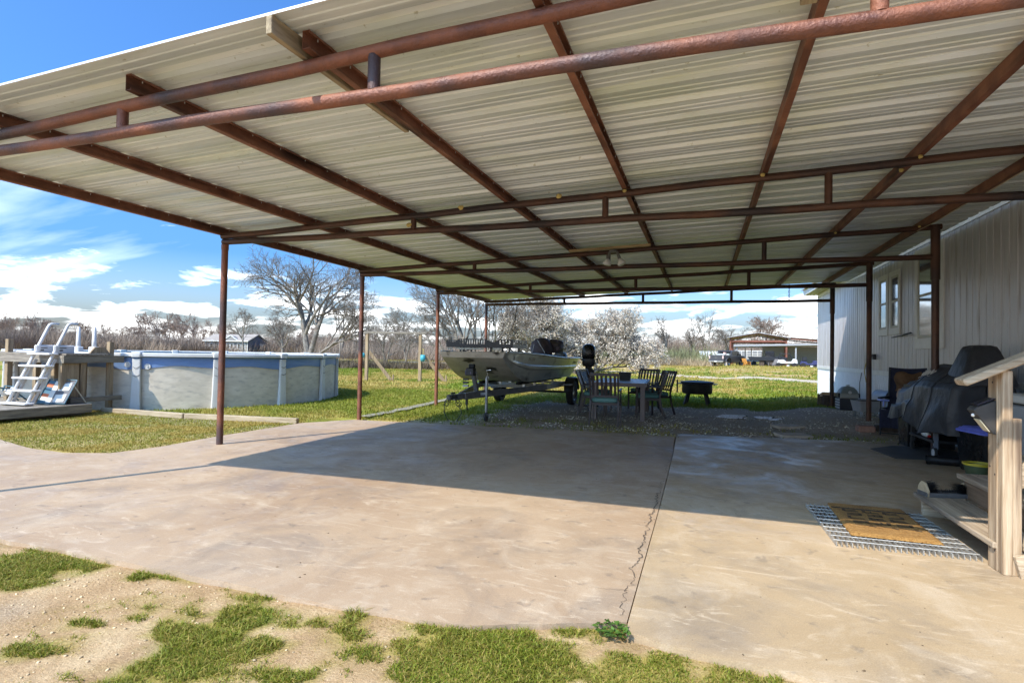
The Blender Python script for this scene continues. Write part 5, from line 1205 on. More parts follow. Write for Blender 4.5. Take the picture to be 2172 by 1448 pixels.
# ash
rsh = np.random.default_rng(3); ax0, ay0 = G(1585, 884); n_ = 9000
t_ = rsh.random(n_)*6.283; r__ = np.sqrt(rsh.random(n_)); x = ax0+.52*r__*np.cos(t_)+.18*rsh.standard_normal(n_)*.4; y = ay0+.42*r__*np.sin(t_)
kp = fbm(x*4, y*4, 3) > .47; x, y = x[kp], y[kp]
V, Fq = pebbles(x, y, .010+.022*rsh.random(len(x))**2, .012, .35); o = np_mesh('ash_pile', V, Fq, material('white_ash', (.80, .80, .86), .9, island=.25)); stuff(o); tag(o, 'spread of white ash and charcoal on the soil beside the fire pit', 'ash')
V, Fq = pebbles(x[:500]+.05, y[:500]+.03, .008+.014*rsh.random(len(x[:500])), .004, .5); o = np_mesh('charcoal', V, Fq, material('charcoal', (.02, .02, .022), .9)); stuff(o); tag(o, 'black charcoal bits mixed into the white ash', 'charcoal')

# ------------------------------------------------------------------ pool
PC, PR, PPH, PZ = (-12.76, 11.33), 3.62, -.99, 1.085
pool = thing('above_ground_pool', 'round above ground pool with grey marbled wall, blue liner band and white top rail', 'pool', (*PC, 0))
PW = material('marbled_pool_wall', (.47, .42, .34), .5, col2=(.63, .575, .485), scale=3.0, stretch=(1, 1, 2.4), detail=10, contrast=(.3, .7), streak=((.38, .35, .31), 5.5, (1, 1, 2.6), .54, .74), bump=.08, bscale=5)
PWH = material('pool_resin', (.56, .555, .54), .42, var=.06, scale=5)
PBL = material('liner_blue', (.12, .21, .42), .45, col2=(.16, .255, .46), scale=2, stretch=(1, 1, 6), bump=.25, bscale=4, bdist=.03)
MB().lathe([(PR, -.06), (PR, PZ)], 128).build('wall', PW, pool, smooth=True)
MB().lathe([(PR-.04, PZ), (PR-.04, .2)], 96).build('inner_liner', PBL, pool, smooth=True)
n_ = 256; P = [[], [], []]
for k in range(n_+1):
    a = 2*math.pi*k/n_; zl = .835+.02*math.sin(a*7)+.025*math.sin(a*16+2)+(.05*max(0, math.sin((a-.35)*3)) if .0 < (a % 6.283) < 1.2 else 0)
    P[0].append((math.cos(a)*(PR+.010), math.sin(a)*(PR+.010), PZ-.004)); P[1].append((math.cos(a)*(PR+.020+.004*math.sin(a*90)), math.sin(a)*(PR+.020+.004*math.sin(a*90)), (PZ+zl)/2)); P[2].append((math.cos(a)*(PR+.012), math.sin(a)*(PR+.012), zl))
MB().grid(P).build('liner_band', PBL, pool, smooth=True)
WAT = bpy.data.materials.new('pool_water'); WAT.use_nodes = True; _b = WAT.node_tree.nodes['Principled BSDF']; _b.inputs['Base Color'].default_value = (.05, .14, .16, 1); _b.inputs['Roughness'].default_value = .08
MB().lathe([(0, .80), (PR-.05, .80)], 64).build('water', WAT, pool)
for k in range(16):
    a0 = PPH+k*math.pi/8; a1 = a0+math.pi/8
    P = []
    for q_ in range(7):
        a = a0+.012+(a1-a0-.024)*q_/6; c_, s_ = math.cos(a), math.sin(a)
        P.append([(c_*r_, s_*r_, z) for r_, z in ((PR-.08, PZ+.005), (PR-.085, PZ+.035), (PR-.06, PZ+.05), (PR+.05, PZ+.052), (PR+.085, PZ+.035), (PR+.088, PZ-.02), (PR+.07, PZ-.028))])
    MB().grid(P).build('top_rail', PWH, pool, auto=50)
    c_, s_ = math.cos(a0), math.sin(a0); rot = (0, 0, a0)
    up_ = loft([(rrect(.095, .20, .02), 0), (rrect(.085, .175, .02), .25), (rrect(.075, .155, .02), .7), (rrect(.075, .15, .02), PZ-.03)]).build('upright', PWH, pool, auto=40); up_.location = (c_*(PR+.045), s_*(PR+.045), -.04); up_.rotation_euler = rot
    cp = loft([(rrect(.21, .17, .03), -.035), (rrect(.23, .19, .03), .04), (rrect(.21, .17, .03), .066), (rrect(.1, .08, .03), .072)]).build('rail_cap', PWH, pool, auto=40); cp.location = (c_*(PR+.005), s_*(PR+.005), PZ); cp.rotation_euler = rot
    sm_ = MB().tube([(.0, -.075, 0), (.042, -.05, -.03), (.046, .0, -.06), (.042, .06, -.025), (.03, .075, 0)], .004, 5).build('lacing', material('black_cord', (.02, .02, .02), .7), up_); sm_.location = (0, 0, .92)
    sm_ = MB().tube([(.0, -.075, 0), (.042, -.05, -.02), (.046, .0, -.04), (.042, .06, -.015), (.03, .075, 0)], .004, 5).build('lacing', MATS['black_cord'], up_); sm_.location = (0, 0, .74)
for px, py in ((271, 773), (313, 777)):
    d = ray(px, py); # hit the wall cylinder
    A = d[0]**2+d[1]**2; B = -2*(d[0]*PC[0]+d[1]*PC[1]); Cc = PC[0]**2+PC[1]**2-(PR+.02)**2; tt = (-B-math.sqrt(max(0, B*B-4*A*Cc)))/(2*A)
    h = Vector(d)*tt+Vector((0, 0, H)); a = math.atan2(h.y-PC[1], h.x-PC[0])
    o = MB().lathe([(0, .022), (.018, .022), (.02, .008), (.055, .012), (.058, 0)], 20, (0, 0, 0), 'x').build('return_fitting', PWH, pool, auto=40); o.location = (h.x-PC[0], h.y-PC[1], h.z); o.rotation_euler = (0, 0, a)
# ------------------------------------------------------------------ pool deck
DW = material('grey_deck_wood', (.155, .130, .105), .85, col2=(.30, .26, .205), scale=2.6, stretch=(1.2, 10, 10), bump=.4, bscale=9, detail=9)
DWY = material('grey_deck_wood_y', (.13, .11, .085), .85, col2=(.26, .225, .165), scale=2.6, stretch=(10, 1.2, 10), bump=.4, bscale=9, detail=9)
DWZ = material('brown_deck_post', (.19, .13, .075), .8, col2=(.36, .27, .165), scale=2.6, stretch=(10, 10, .8), bump=.4, bscale=9, detail=9)
dk = thing('pool_deck', 'small raised timber deck on posts against the pool', 'deck', (-10.9, 7.04, 0))
def inD(o, p=dk): o.parent = p; o.location = Vector(o.location)-Vector(p.location); return o
XD = -10.9
for k in range(6): inD(MB().bb(-14.2, XD+.01, 7.03+.142*k, 7.165+.142*k, 1.075, 1.11).build('deck_board', DW, None, bevel=.003))
inD(MB().bb(-14.2, XD-.041, 7.0, 7.04, .935, 1.073).build('beam', DW, None, bevel=.003))
inD(MB().bb(XD-.04, XD, 7.0, 8.12, .935, 1.073).build('beam', DWY, None, bevel=.003))
for x, y, zt_ in ((XD-.085, 7.38, 1.0), (XD-.09, 7.90, 1.34), (-11.75, 7.085, 1.0), (-12.55, 7.085, 1.36), (-11.5, 7.75, 1.07), (-13.6, 7.085, 1.07), (-11.25, 7.085, .93)):
    inD(MB().bb(x-.045, x+.045, y-.045, y+.045, -.05, zt_).build('post', DWZ, None, bevel=.003))
inD(MB().bb(XD-.135, XD-.045, 6.98+.02, 7.30, .0, .93).build('post', DWZ, None, bevel=.003))
inD(MB().prism([(7.48, 1.113), (7.86, 1.113), (7.76, 1.235), (7.58, 1.235)], XD-.08, XD-.04, Matrix(((0, 0, 1, 0), (1, 0, 0, 0), (0, 1, 0, 0), (0, 0, 0, 1)))).build('gusset', DWZ, None))
inD(MB().bb(XD-.02, XD+.06, 7.1, 8.05, .21, .30).build('lower_beam', DWY, None, bevel=.004))
lp = thing('low_platform', 'low timber platform on the grass at the foot of the pool ladder', 'platform', (-10.7, 6.0, 0), R(-4))
for k in range(9): MB().bb(-3.4, .0, .02+.145*k, .158+.145*k, .165, .20).build('plank', DW, lp, bevel=.003)
MB().bb(.002, .042, -.9, 1.30, .05, .195).build('fascia', DWY, lp, bevel=.003)
for k in range(-6, 0): MB().bb(-3.4, .0, .02+.145*k, .158+.145*k, .165, .20).build('plank', DW, lp, bevel=.003)
for x in (-.3, -1.4, -2.6): MB().bb(x, x+.06, -.85, 1.28, -.04, .163).build('joist', DWY, lp)
# timber edging
for a, b, lb in ((G(218, 872), G(391, 885), 'weathered timber edging from the deck to mid way across the grass plot'), (G(393, 885), G(632, 896), 'weathered timber edging ending near the slab corner')):
    av, bv = Vector((*a, 0)), Vector((*b, 0)); L_ = (bv-av).length; o = MB().box((L_/2, 0, .03), (L_-.01, .09, .10)).build('landscape_timber', material('edging_timber', (.26, .20, .13), .85, col2=(.42, .34, .23), scale=2.5, stretch=(1, 10, 10), bump=.4, bscale=9), None, bevel=.01)
    o.location = (*a, -.005); o.rotation_euler = (0, 0, math.atan2(b[1]-a[1], b[0]-a[0])); tag(o, lb, 'timber', 'timber edging of the grass plot')
# ladder
LW = material('white_resin', (.60, .58, .56), .42, var=.05, scale=4)
la = thing('pool_ladder', 'white resin pool ladder with wide treads climbing from the low platform', 'ladder', (-11.28, 6.50, .20), R(3))
for s in (-1, 1):
    x = s*.235
    pts_ = [(x, 0, 0), (x, .40, .85), (x, .62, 1.34), (x, .645, 1.40), (x, .67, 1.44), (x, .71, 1.455), (x, .83, 1.455)]
    MB().tube(pts_, [.027, .027, .027, .026, .025, .023, .020], 10).build('rail', LW, la, smooth=True)
    MB().bar((x, .085, 0), (x, .46, .80), .022, .05, (0, 1, 0)).build('rail_flange', LW, la, bevel=.006)
    br = MB().bb(x-.03, x+.03, .42, .78, .90, 1.06).build('bracket', LW, la, bevel=.02)
    MB().bb(x+.031, x+.033, .50, .62, 1.0, 1.015).bb(x+.031, x+.033, .50, .56, .95, .975).build('label', BLKM, br)
for k in range(5):
    z = .02+.215*k; y = .47*z; MB().bb(-.33+.05*(k == 4), .33-.05*(k == 4), y-.10, y+.07, z, z+.035).build('tread', LW, la, bevel=.012)
lb_ = thing('pool_entry_rails', 'pair of white resin grab rails standing at the pool edge of the deck', 'rails', (-11.72, 7.92, 1.11), R(0))
for x, y in ((-.20, .0), (.34, -.06)):
    MB().tube([(x, y, .05), (x-.01, y, .25), (x-.05, y+.03, .45), (x-.07, y+.04, .50), (x-.10, y+.06, .51)], [.045, .036, .032, .03, .026], 10).build('rail', LW, lb_, smooth=True)
    MB().bb(x-.09, x+.07, y-.06, y+.06, 0, .13).build('foot', LW, lb_, bevel=.015)
# beach chairs
bc_ = thing('beach_chair', 'folded back striped beach chair in white, blue and orange on the low platform', 'beach chair', (-10.98, 6.86, .20), R(10))
STR = [(.055, .13, .20), (.60, .18, .09), (.045, .12, .19), (.42, .62, .62), (.60, .18, .09), (.60, .60, .58), (.04, .11, .18)]
def bp_(u, v): return Vector((-.27+.54*u, .0+.22*v, .02+.40*v-.02*math.sin(math.pi*u)))
for k, c_ in enumerate(STR):
    v0, v1 = 1-(k+1)/7, 1-k/7
    MB().grid([[bp_(u, v) for v in (v0, (v0+v1)/2, v1)] for u in (0, .12, .24)]).build('stripe', material('chair_stripe_%d' % k, c_, .8), bc_)
WFB = material('white_fabric', (.60, .60, .58), .8, var=.05, scale=8)
MB().grid([[bp_(u, v) for v in np.linspace(0, 1, 6)] for u in (.24, .33, .42)]).build('panel', WFB, bc_)
MB().grid([[bp_(u, v) for v in np.linspace(0, 1, 6)] for u in (.42, .7, 1)]).build('panel', material('grey_fabric', (.12, .12, .13), .8), bc_)
for v0, v1 in ((.10, .42), (.58, .9)): MB().grid([[bp_(u, v)+Vector((0, -.004, .003)) for v in (v0, v1)] for u in (.50, .92)]).build('panel', WFB, bc_)
MB().tube([bp_(-.03, 0), bp_(-.03, 1.03), bp_(1.03, 1.03), bp_(1.03, 0), bp_(-.03, 0)], .013, 8).build('frame', material('teal_tube', (.05, .12, .16), .4), bc_)
MB().tube([bp_(1.0, .8), (.26, .44, .01)], .010, 8).tube([bp_(0, .8), (-.27, .44, .01)], .010, 8).build('prop_leg', material('bright_tube', (.6, .6, .6), .3, metal=.6), bc_)
b2 = thing('beach_chair', 'low beach chair with white seat cut off by the photo edge on the platform', 'beach chair', (-11.85, 6.62, .20), R(-15))
MB().tube([(-.3, 0, .02), (-.3, .1, .30), (.3, .1, .30), (.3, 0, .02)], .013, 8).tube([(-.3, .3, .02), (-.3, .05, .26), (-.3, -.2, .3)], .013, 8).tube([(.3, .3, .02), (.3, .05, .26), (.34, -.2, .32)], .013, 8).build('frame', MATS['teal_tube'], b2)
P = [[(-.27+.54*i/8, -.12+.30*j/6, .27-.12*math.sin(math.pi*j/6)+.02*math.sin(i)) for j in range(7)] for i in range(9)]
MB().grid(P).build('seat', WFB, b2, smooth=True)
# ------------------------------------------------------------------ wooden swing frame
sf = thing('timber_swing', 'weathered timber swing frame with angled braces on the lawn', 'swing frame', (-12.4, 20.9, 0))
def inF(o): o.parent = sf; o.location = Vector(o.location)-Vector(sf.location); return o
A_, B_ = Vector((-13.43, 20.52, 0)), Vector((-11.3, 21.25, 0))
for p_, q_ in ((A_, G(818, 803)), (B_, G(925, 801))):
    inF(MB().bar(p_-Vector((0, 0, .1)), p_+Vector((0, 0, 1.97)), .09, .13, (1, 0, 0)).build('post', DWZ, None, bevel=.005))
    e = Vector((p_.x+.95, p_.y+.45, 0)); inF(MB().bar(p_+Vector((.07, .04, 1.22)), e+Vector((0, 0, -.03)), .05, .14).build('brace', DWZ, None, bevel=.005))
    inF(MB().bar(e+Vector((.05, .02, -.1)), e+Vector((.05, .02, .25)), .05, .05).build('stake', DWZ, None))
inF(MB().bar(A_+Vector((-.1, -.03, 2.02)), B_+Vector((.25, .08, 2.02)), .14, .085).build('beam', DW, None, bevel=.005))
sw = thing('toddler_swing', 'turquoise swing seat hanging by a cord at the right post of the frame', 'swing seat', (-11.15, 21.2, .75))
MB().lathe([(.04, .08), (.09, .09), (.11, .2), (.10, .36), (.08, .36), (.09, .2), (.08, .11), (.04, .1)], 18).build('bucket', material('turquoise_plastic', (.05, .30, .36), .4), sw, smooth=True)
MB().tube([(0, 0, .36), (.02, 0, .55), (-.03, 0, .62), (.05, 0, .60), (.0, 0, .52)], .012, 6).tube([(-.1, .02, .36), (-.15, .05, 1.2)], .006, 5).build('cord', material('yellow_rope', (.45, .36, .12), .8), sw)
s3 = thing('toy_swing', 'small turquoise swing part hooked on the left post of the frame', 'swing seat', (-13.58, 20.45, .95))
MB().lathe([(.03, 0), (.08, .02), (.09, .15), (.05, .2), (.02, .2)], 14).build('handle', MATS['turquoise_plastic'], s3, smooth=True)
# ------------------------------------------------------------------ trees
def grow(rg, base, dirs, L0, r0, levels, nch, spread, gravity=0.0, wob=.18, ratio=.62, segs=5, tipr=.004, ups=.15, start=.25):
    """returns list per level of polylines (pts (k,3), radii (k))"""
    out = [[] for _ in range(levels)]
    stack = [(np.array(base, float), np.array(d_, float)/np.linalg.norm(d_), L0*l_, r0*q_, 0) for d_, l_, q_ in dirs]
    while stack:
        p, d, L_, r_, lv = stack.pop()
        k = max(2, segs-lv); pts = [p.copy()]; ds = [d.copy()]; rad = [r_]
        for i in range(k):
            d = d+wob*rg.standard_normal(3)*(.6+.25*lv); d[2] += ups*(.5 if lv < 2 else .15)-gravity*lv*.06; d /= np.linalg.norm(d)
            p = p+d*L_/k; pts.append(p.copy()); ds.append(d.copy()); rad.append(max(tipr, r_*(1-(i+1)/k*.72)))
        out[lv].append((np.array(pts), np.array(rad)))
        if lv+1 < levels:
            n = nch[lv]; n = max(1, int(n*(.7+.6*rg.random())))
            for c in range(n):
                t = start+(1-start)*(c+rg.random()*.8)/n; t = min(.999, t); f_ = t*k; i = int(f_); u = f_-i
                q = pts[i]*(1-u)+pts[i+1]*u; dd = ds[i+1]; s = spread[lv]*(.7+.6*rg.random())
                ax = rg.standard_normal(3); ax -= dd*ax.dot(dd); ax /= np.linalg.norm(ax)
                nd = dd*math.cos(s)+ax*math.sin(s); rr_ = rad[i]*(1-u)+rad[i+1]*u
                stack.append((q, nd, L_*ratio*(1.15-.5*t)*(.75+.5*rg.random()), max(tipr, min(rr_*.8, r_*.55)), lv+1))
    return out
def tubes(polys, sides):
    """many polylines -> one (V, F) with quads"""
    Vs, Fs = [], []; k0 = 0; ang = np.arange(sides)*2*np.pi/sides; ca, sa = np.cos(ang), np.sin(ang)
    for pts, rad in polys:
        n = len(pts); T = np.gradient(pts, axis=0); T /= np.linalg.norm(T, axis=1)[:, None]+1e-9
        ref = np.where(np.abs(T[:, 2:3]) < .9, np.array([[0, 0, 1.]]), np.array([[1., 0, 0]]))
        X = np.cross(T, ref); X /= np.linalg.norm(X, axis=1)[:, None]+1e-9; Yv = np.cross(T, X)
        V = pts[:, None]+rad[:, None, None]*(X[:, None]*ca[None, :, None]+Yv[:, None]*sa[None, :, None])
        Vs.append(V.reshape(-1, 3)); i = np.arange(n-1)[:, None]*sides; j = np.arange(sides)[None]; j2 = (j+1) % sides
        Fs.append(np.stack([i+j, i+j2, i+sides+j2, i+sides+j], -1).reshape(-1, 4)+k0); k0 += n*sides
    return np.concatenate(Vs), np.concatenate(Fs)
BARKG = material('tree_bark', (.12, .10, .085), .95, col2=(.28, .25, .215), scale=2.5, bump=.8, bscale=8, bdist=.05)
TWIG = material('bare_twigs', (.165, .14, .118), .9, island=.35)
TWIGR = material('reddish_twigs', (.24, .175, .14), .9, island=.35)
def tree(name, label, loc, seed, dirs, L0, r0, levels=5, nch=(7, 7, 6, 5), spread=(.8, .75, .7, .7), tw=TWIG, tipr=.008, group=None, cat='tree', **kw):
    rg = np.random.default_rng(seed); t = thing(name, label, cat, (loc[0], loc[1], float(gh(loc[0], loc[1]))-.05), 0, group)
    lv = grow(rg, (0, 0, 0), dirs, L0, r0, levels, nch, spread, tipr=tipr, **kw)
    V, F_ = tubes(lv[0]+lv[1], 8); np_mesh('trunk', V, F_, BARKG, t, smooth=True)
    rest = [p for l_ in lv[2:] for p in l_]
    V, F_ = tubes(rest, 3); np_mesh('crown', V, F_, tw, t)
    return t, lv
def dirpt(px, D):                     # ground point at distance D (along the view) in the pixel column px
    d = ray(px, 750); d = d/np.linalg.norm(d[:2]); return (d[0]*D, d[1]*D)
# large bare tree behind the pool: two leaning stems
tree('bare_tree', 'large bare spreading tree with two leaning stems behind the pool', dirpt(655, 62), 21, [((-.30, .1, 1), 1, 1), ((.16, -.1, 1), .98, .85), ((.62, .2, .75), .75, .5)], 8.6, .36, 5, (8, 7, 6, 6), (.75, .7, .7, .65), tipr=.011, ups=.10, wob=.15, ratio=.66, start=.3)
tree('bare_tree', 'smaller bare tree standing left behind the large leaning one', dirpt(598, 95), 22, [((0, 0, 1), 1, 1), ((.1, .1, 1), .8, .6)], 5.2, .22, 5, (7, 7, 5, 5), (.7, .7, .7, .65), tipr=.013)
tree('bare_tree', 'bare tree just right of the far pale house roof', dirpt(515, 120), 23, [((0, 0, 1), 1, 1)], 6.5, .22, 5, (8, 7, 5, 5), (.7, .7, .7, .65), tipr=.015)
tree('bare_tree', 'bare tree with a fine crown between the pool and the swing frame', dirpt(722, 85), 24, [((0, 0, 1), 1, 1)], 6.4, .20, 5, (8, 7, 5, 5), (.65, .7, .7, .65), tipr=.012)
tree('young_tree', 'small bare multi stemmed tree seen through the swing frame', dirpt(818, 48), 25, [((-.3, 0, 1), 1, 1), ((.25, .1, 1), .9, .8), ((0, -.2, 1), .8, .7)], 3.4, .09, 4, (7, 6, 6), (.6, .7, .7), tipr=.008)
tree('young_tree', 'small bare tree right of the swing frame beam', dirpt(862, 46), 26, [((-.2, 0, 1), 1, 1), ((.3, .1, 1), .9, .8)], 3.2, .09, 4, (7, 6, 6), (.6, .7, .7), tipr=.008)
tree('arching_tree', 'wide bare tree with many arching branches behind the bow of the boat', dirpt(1003, 36), 27, [((-.75, 0, .8), 1.1, .8), ((-.35, .2, 1), 1.1, .9), ((.1, 0, 1), 1.0, .9), ((.5, .1, .9), 1.0, .8), ((-1.0, .1, .55), 1.0, .6), ((.9, 0, .6), .9, .6)], 4.7, .16, 5, (8, 6, 6, 5), (.55, .6, .6, .6), tipr=.007, ups=.14, wob=.14)
# blossoming trees
BLOS = material('white_blossom', (.66, .59, .50), .8, island=.25, trans=.25)
def blossom(name, label, loc, seed, dirs, L0, r0, nb, sz):
    t, lv = tree(name, label, loc, seed, dirs, L0, r0, 5, (8, 7, 6, 4), (.8, .7, .7, .7), tipr=.006, ups=.06, wob=.17)
    rg = np.random.default_rng(seed+1); pts = np.concatenate([p for l_ in lv[2:] for p, r_ in l_]); 
    c = pts[rg.integers(0, len(pts), nb)]+rg.standard_normal((nb, 3))*.05
    c = c[c[:, 2] > .35]; n = len(c); s = sz*(.5+rg.random(n))
    A = rg.standard_normal((n, 3)); A /= np.linalg.norm(A, axis=1)[:, None]; B = np.cross(A, rg.standard_normal((n, 3))); B /= np.linalg.norm(B, axis=1)[:, None]
    V = np.stack([c+A*s[:, None], c+B*s[:, None]*.8, c-A*s[:, None], c-B*s[:, None]*.8], 1).reshape(-1, 3)
    np_mesh('blossom', V, np.arange(n*4).reshape(-1, 4), BLOS, t)
    return t
blossom('flowering_tree', 'broad tree covered in white blossom behind the middle of the boat', dirpt(1150, 37), 31, [((-.8, 0, .7), 1, .8), ((-.3, .2, 1), 1, .9), ((.3, 0, 1), 1, 1), ((.9, .1, .7), 1, .8), ((.05, -.3, .9), .8, .7)], 3.9, .16, 42000, .040)
blossom('flowering_tree', 'low tree covered in white blossom right of the outboard motor', dirpt(1262, 40), 32, [((-.7, 0, .75), .9, .8), ((.2, .2, 1), 1, .9), ((.8, 0, .7), 1.1, 1), ((1.0, .1, .45), 1.0, .6)], 3.5, .14, 34000, .040)
# bare trees on the right
tree('bare_tree', 'tall bare spreading tree rising behind the far barn roof', dirpt(1630, 120), 41, [((-.25, 0, 1), 1, 1), ((.2, 0, 1), .95, .9)], 6.6, .26, 5, (8, 7, 6, 5), (.75, .7, .65, .65), tw=TWIGR, tipr=.016)
tree('bare_tree', 'thin bare tree to the left of the far pickup truck', dirpt(1463, 110), 42, [((0, 0, 1), 1, 1), ((.3, 0, 1), .7, .6)], 6.4, .20, 5, (8, 6, 5, 5), (.6, .65, .65, .65), tipr=.014)
tree('bare_tree', 'slim upright bare tree directly behind the far pickup truck', dirpt(1503, 105), 43, [((.03, 0, 1), 1, 1)], 6.8, .17, 4, (9, 6, 5), (.5, .6, .6), tipr=.014)
tree('bare_tree', 'round crowned bare tree left of the far barn roof', dirpt(1548, 130), 44, [((-.15, 0, 1), 1, 1), ((.25, 0, 1), .9, .8)], 5.9, .22, 5, (8, 7, 5, 5), (.7, .7, .65, .65), tipr=.016)
tree('bare_tree', 'bare tree with a dark trunk above the right end of the brush', dirpt(1415, 95), 45, [((-.1, 0, 1), 1, 1)], 5.6, .22, 5, (8, 6, 5, 5), (.65, .65, .65, .65), tipr=.013)
# far wood: one mass along the field edge
rg = np.random.default_rng(77); protos = []
for i in range(7):
    lv = grow(np.random.default_rng(100+i), (0, 0, 0), [((rg.normal()*.1, rg.normal()*.1, 1), 1, 1)], 4.2+1.2*rg.random(), .13, 4, (8, 7, 6), (.55, .65, .7), tipr=.022, ups=.12)
    protos.append(tubes([p for l_ in lv for p in l_], 3))
def wood(name, label, items, mat):
    Vs, Fs = [], []; k = 0
    for x, y, s, pr in items:
        V, F_ = protos[pr]; a = rg.random()*6.28; c_, s_ = math.cos(a), math.sin(a)
        W = np.stack([(V[:, 0]*c_-V[:, 1]*s_)*s+x, (V[:, 0]*s_+V[:, 1]*c_)*s+y, V[:, 2]*s*(.9+.3*rg.random())-.1], -1); Vs.append(W); Fs.append(F_+k); k += len(V)
    o = np_mesh(name, np.concatenate(Vs), np.concatenate(Fs), mat); stuff(o); return tag(o, label, 'wood')
it = []
for i in range(110):
    px = -120+i*(1500/150)+rg.normal()*6; D = 165+rg.random()*70-25*(px > 700); x, y = dirpt(px, D); it.append((x, y, .85+.5*rg.random()**2+(.35 if 300 < px < 440 else 0), int(rg.integers(7))))
wood('far_wood', 'long belt of bare brown trees along the far field edge on the left', it, TWIGR)
it = []
for i in range(70):
    px = 1290+i*(760/70)+rg.normal()*6; D = 150+rg.random()*60; x, y = dirpt(px, D); it.append((x, y, .75+.45*rg.random()**2, int(rg.integers(7))))
wood('far_wood', 'belt of bare grey trees behind the far barn', it, TWIG)
def thicket(name, label, items, mat, n_each, hgt, wd, leaf=None):
    """dense stems and twigs; items = (px, D, radius)"""
    r2 = np.random.default_rng(len(items)+n_each); polys = []
    cx = np.array([dirpt(px, D) for px, D, rd_ in items]); 
    k = np.repeat(np.arange(len(items)), n_each); rd = np.array([q_[2] for q_ in items])[k]; n = len(k)
    a = r2.random(n)*6.283; rr_ = np.sqrt(r2.random(n))*rd; b = np.stack([cx[k, 0]+rr_*np.cos(a), cx[k, 1]+rr_*np.sin(a), np.zeros(n)], -1)
    hf = (.55+.7*r2.random(len(items)))[k]; h = hgt*hf*(.35+.65*r2.random(n))*(1-.4*(rr_/rd)**2); lean = r2.standard_normal((n, 2))*.32
    z0 = np.where(r2.random(n) < .5, 0, h*.35*r2.random(n)); b[:, 2] = z0
    top = np.stack([b[:, 0]+lean[:, 0]*h, b[:, 1]+lean[:, 1]*h, h], -1); W = np.stack([np.cos(a)*wd, np.sin(a)*wd, np.zeros(n)], -1)
    V = np.stack([b-W, b+W, top], 1).reshape(-1, 3); o = np_mesh(name, V, np.arange(n*3).reshape(-1, 3), mat); stuff(o); return tag(o, label, 'brush')
thicket('brush', 'dense brown winter brush under the trees along the left field edge', [(px, 150+25*rg.random(), 9) for px in range(-120, 1020, 14)], material('brown_brush', (.26, .20, .155), .95, island=.5), 1300, 5.2, .05)
thicket('brush', 'grey brown brush between the swing frame and the flowering tree', [(px, 75+20*rg.random(), 5) for px in range(700, 1060, 14)], material('grey_brush', (.26, .205, .16), .95, island=.5), 600, 3.1, .025)
thicket('brush', 'low tangle of dead vines at the lawn edge by the swing frame', [(px, 40+3*rg.random(), 1.3) for px in range(705, 960, 8)], material('vine_brush', (.11, .085, .058), .95, island=.4), 160, .85, .02)
thicket('brush', 'olive green shrubs in front of the trees right of the flowering tree', [(px, 82+8*rg.random(), 4.5) for px in range(1300, 1480, 11)], material('olive_brush', (.17, .175, .085), .95, island=.4), 420, 3.1, .05)
thicket('brush', 'tall straw coloured weeds along the field edge on the right', [(px, 76+4*rg.random(), 4) for px in range(1250, 1478, 11)], material('straw_weeds', (.30, .23, .14), .95, island=.35), 300, 1.3, .045)
thicket('brush', 'brown winter brush behind the far barn', [(px, 140+20*rg.random(), 9) for px in range(1280, 2060, 14)], material('brown_brush', (.26, .20, .155), .95, island=.5), 1500, 6.8, .05)
# utility pole
ux, uy = dirpt(721, 78)
up2 = MB().tube([(0, 0, -.2), (0, 0, 4.6)], [.11, .085], 10).build('utility_pole', material('grey_pole', (.30, .27, .235), .9), None, smooth=True); up2.location = (ux, uy, 0); tag(up2, 'plain grey pole standing in the field left of the swing frame', 'pole')

# ------------------------------------------------------------------ far house
hx, hy = dirpt(477, 150); hx2, hy2 = dirpt(513, 146)
fh = thing('far_house', 'pale grey manufactured house with white trim far across the field', 'house', (hx, hy, 0), math.atan2(hy2-hy, hx2-hx)+.30)
GS = material('far_grey_siding', (.27, .255, .25), .8, var=.1, scale=1); GSD = material('far_dark_siding', (.10, .10, .125), .8)
MB().bb(-5.0, 5.6, 0, 8.2, 0, 2.95).build('wall', GS, fh)
MB().bb(5.6, 5.66, -.02, 8.22, 0, 2.95).prism([(-.02, 2.95), (8.22, 2.95), (4.1, 4.45)], 5.60, 5.66, Matrix(((0, 0, 1, 0), (1, 0, 0, 0), (0, 1, 0, 0), (0, 0, 0, 1)))).build('gable', GSD, fh)
ry = Matrix(((0, 0, 1, 0), (1, 0, 0, 0), (0, 1, 0, 0), (0, 0, 0, 1)))
rf = MB().prism([(-.5, 2.92), (4.1, 4.6), (8.7, 2.92), (8.7, 2.80), (4.1, 4.46), (-.5, 2.80)], -5.4, 6.0, ry).build('roof', material('far_shingle', (.30, .265, .235), .9), fh)
MB().bb(-5.35, 5.95, -.56, -.50, 2.72, 2.95).build('fascia', WHITE, fh)
MB().prism([(-.1, 2.95), (1.6, 4.05), (3.3, 2.95)], -.45, 1.5, Matrix(((1, 0, 0, 0), (0, 0, 1, 0), (0, 1, 0, 0), (0, 0, 0, 1)))).build('dormer', GS, fh)
MB().bar((-.45, -.5, 2.85), (1.6, -.5, 4.18), .2, .16).bar((1.6, -.5, 4.18), (3.65, -.5, 2.85), .2, .16).build('dormer_trim', WHITE, fh)
for x, w_ in ((-3.4, .85), (.8, .8), (1.7, .8), (3.4, .85), (5.0-.4, .85), (-1.2, .85)):
    wf = MB().bb(x-w_/2, x+w_/2, -.05, -.003, 1.0, 2.35).build('window', WHITE, fh); MB().bb(x-w_/2+.17, x+w_/2-.17, -.06, -.051, 1.15, 2.2).build('pane', material('far_glass', (.05, .055, .06), .2), wf)
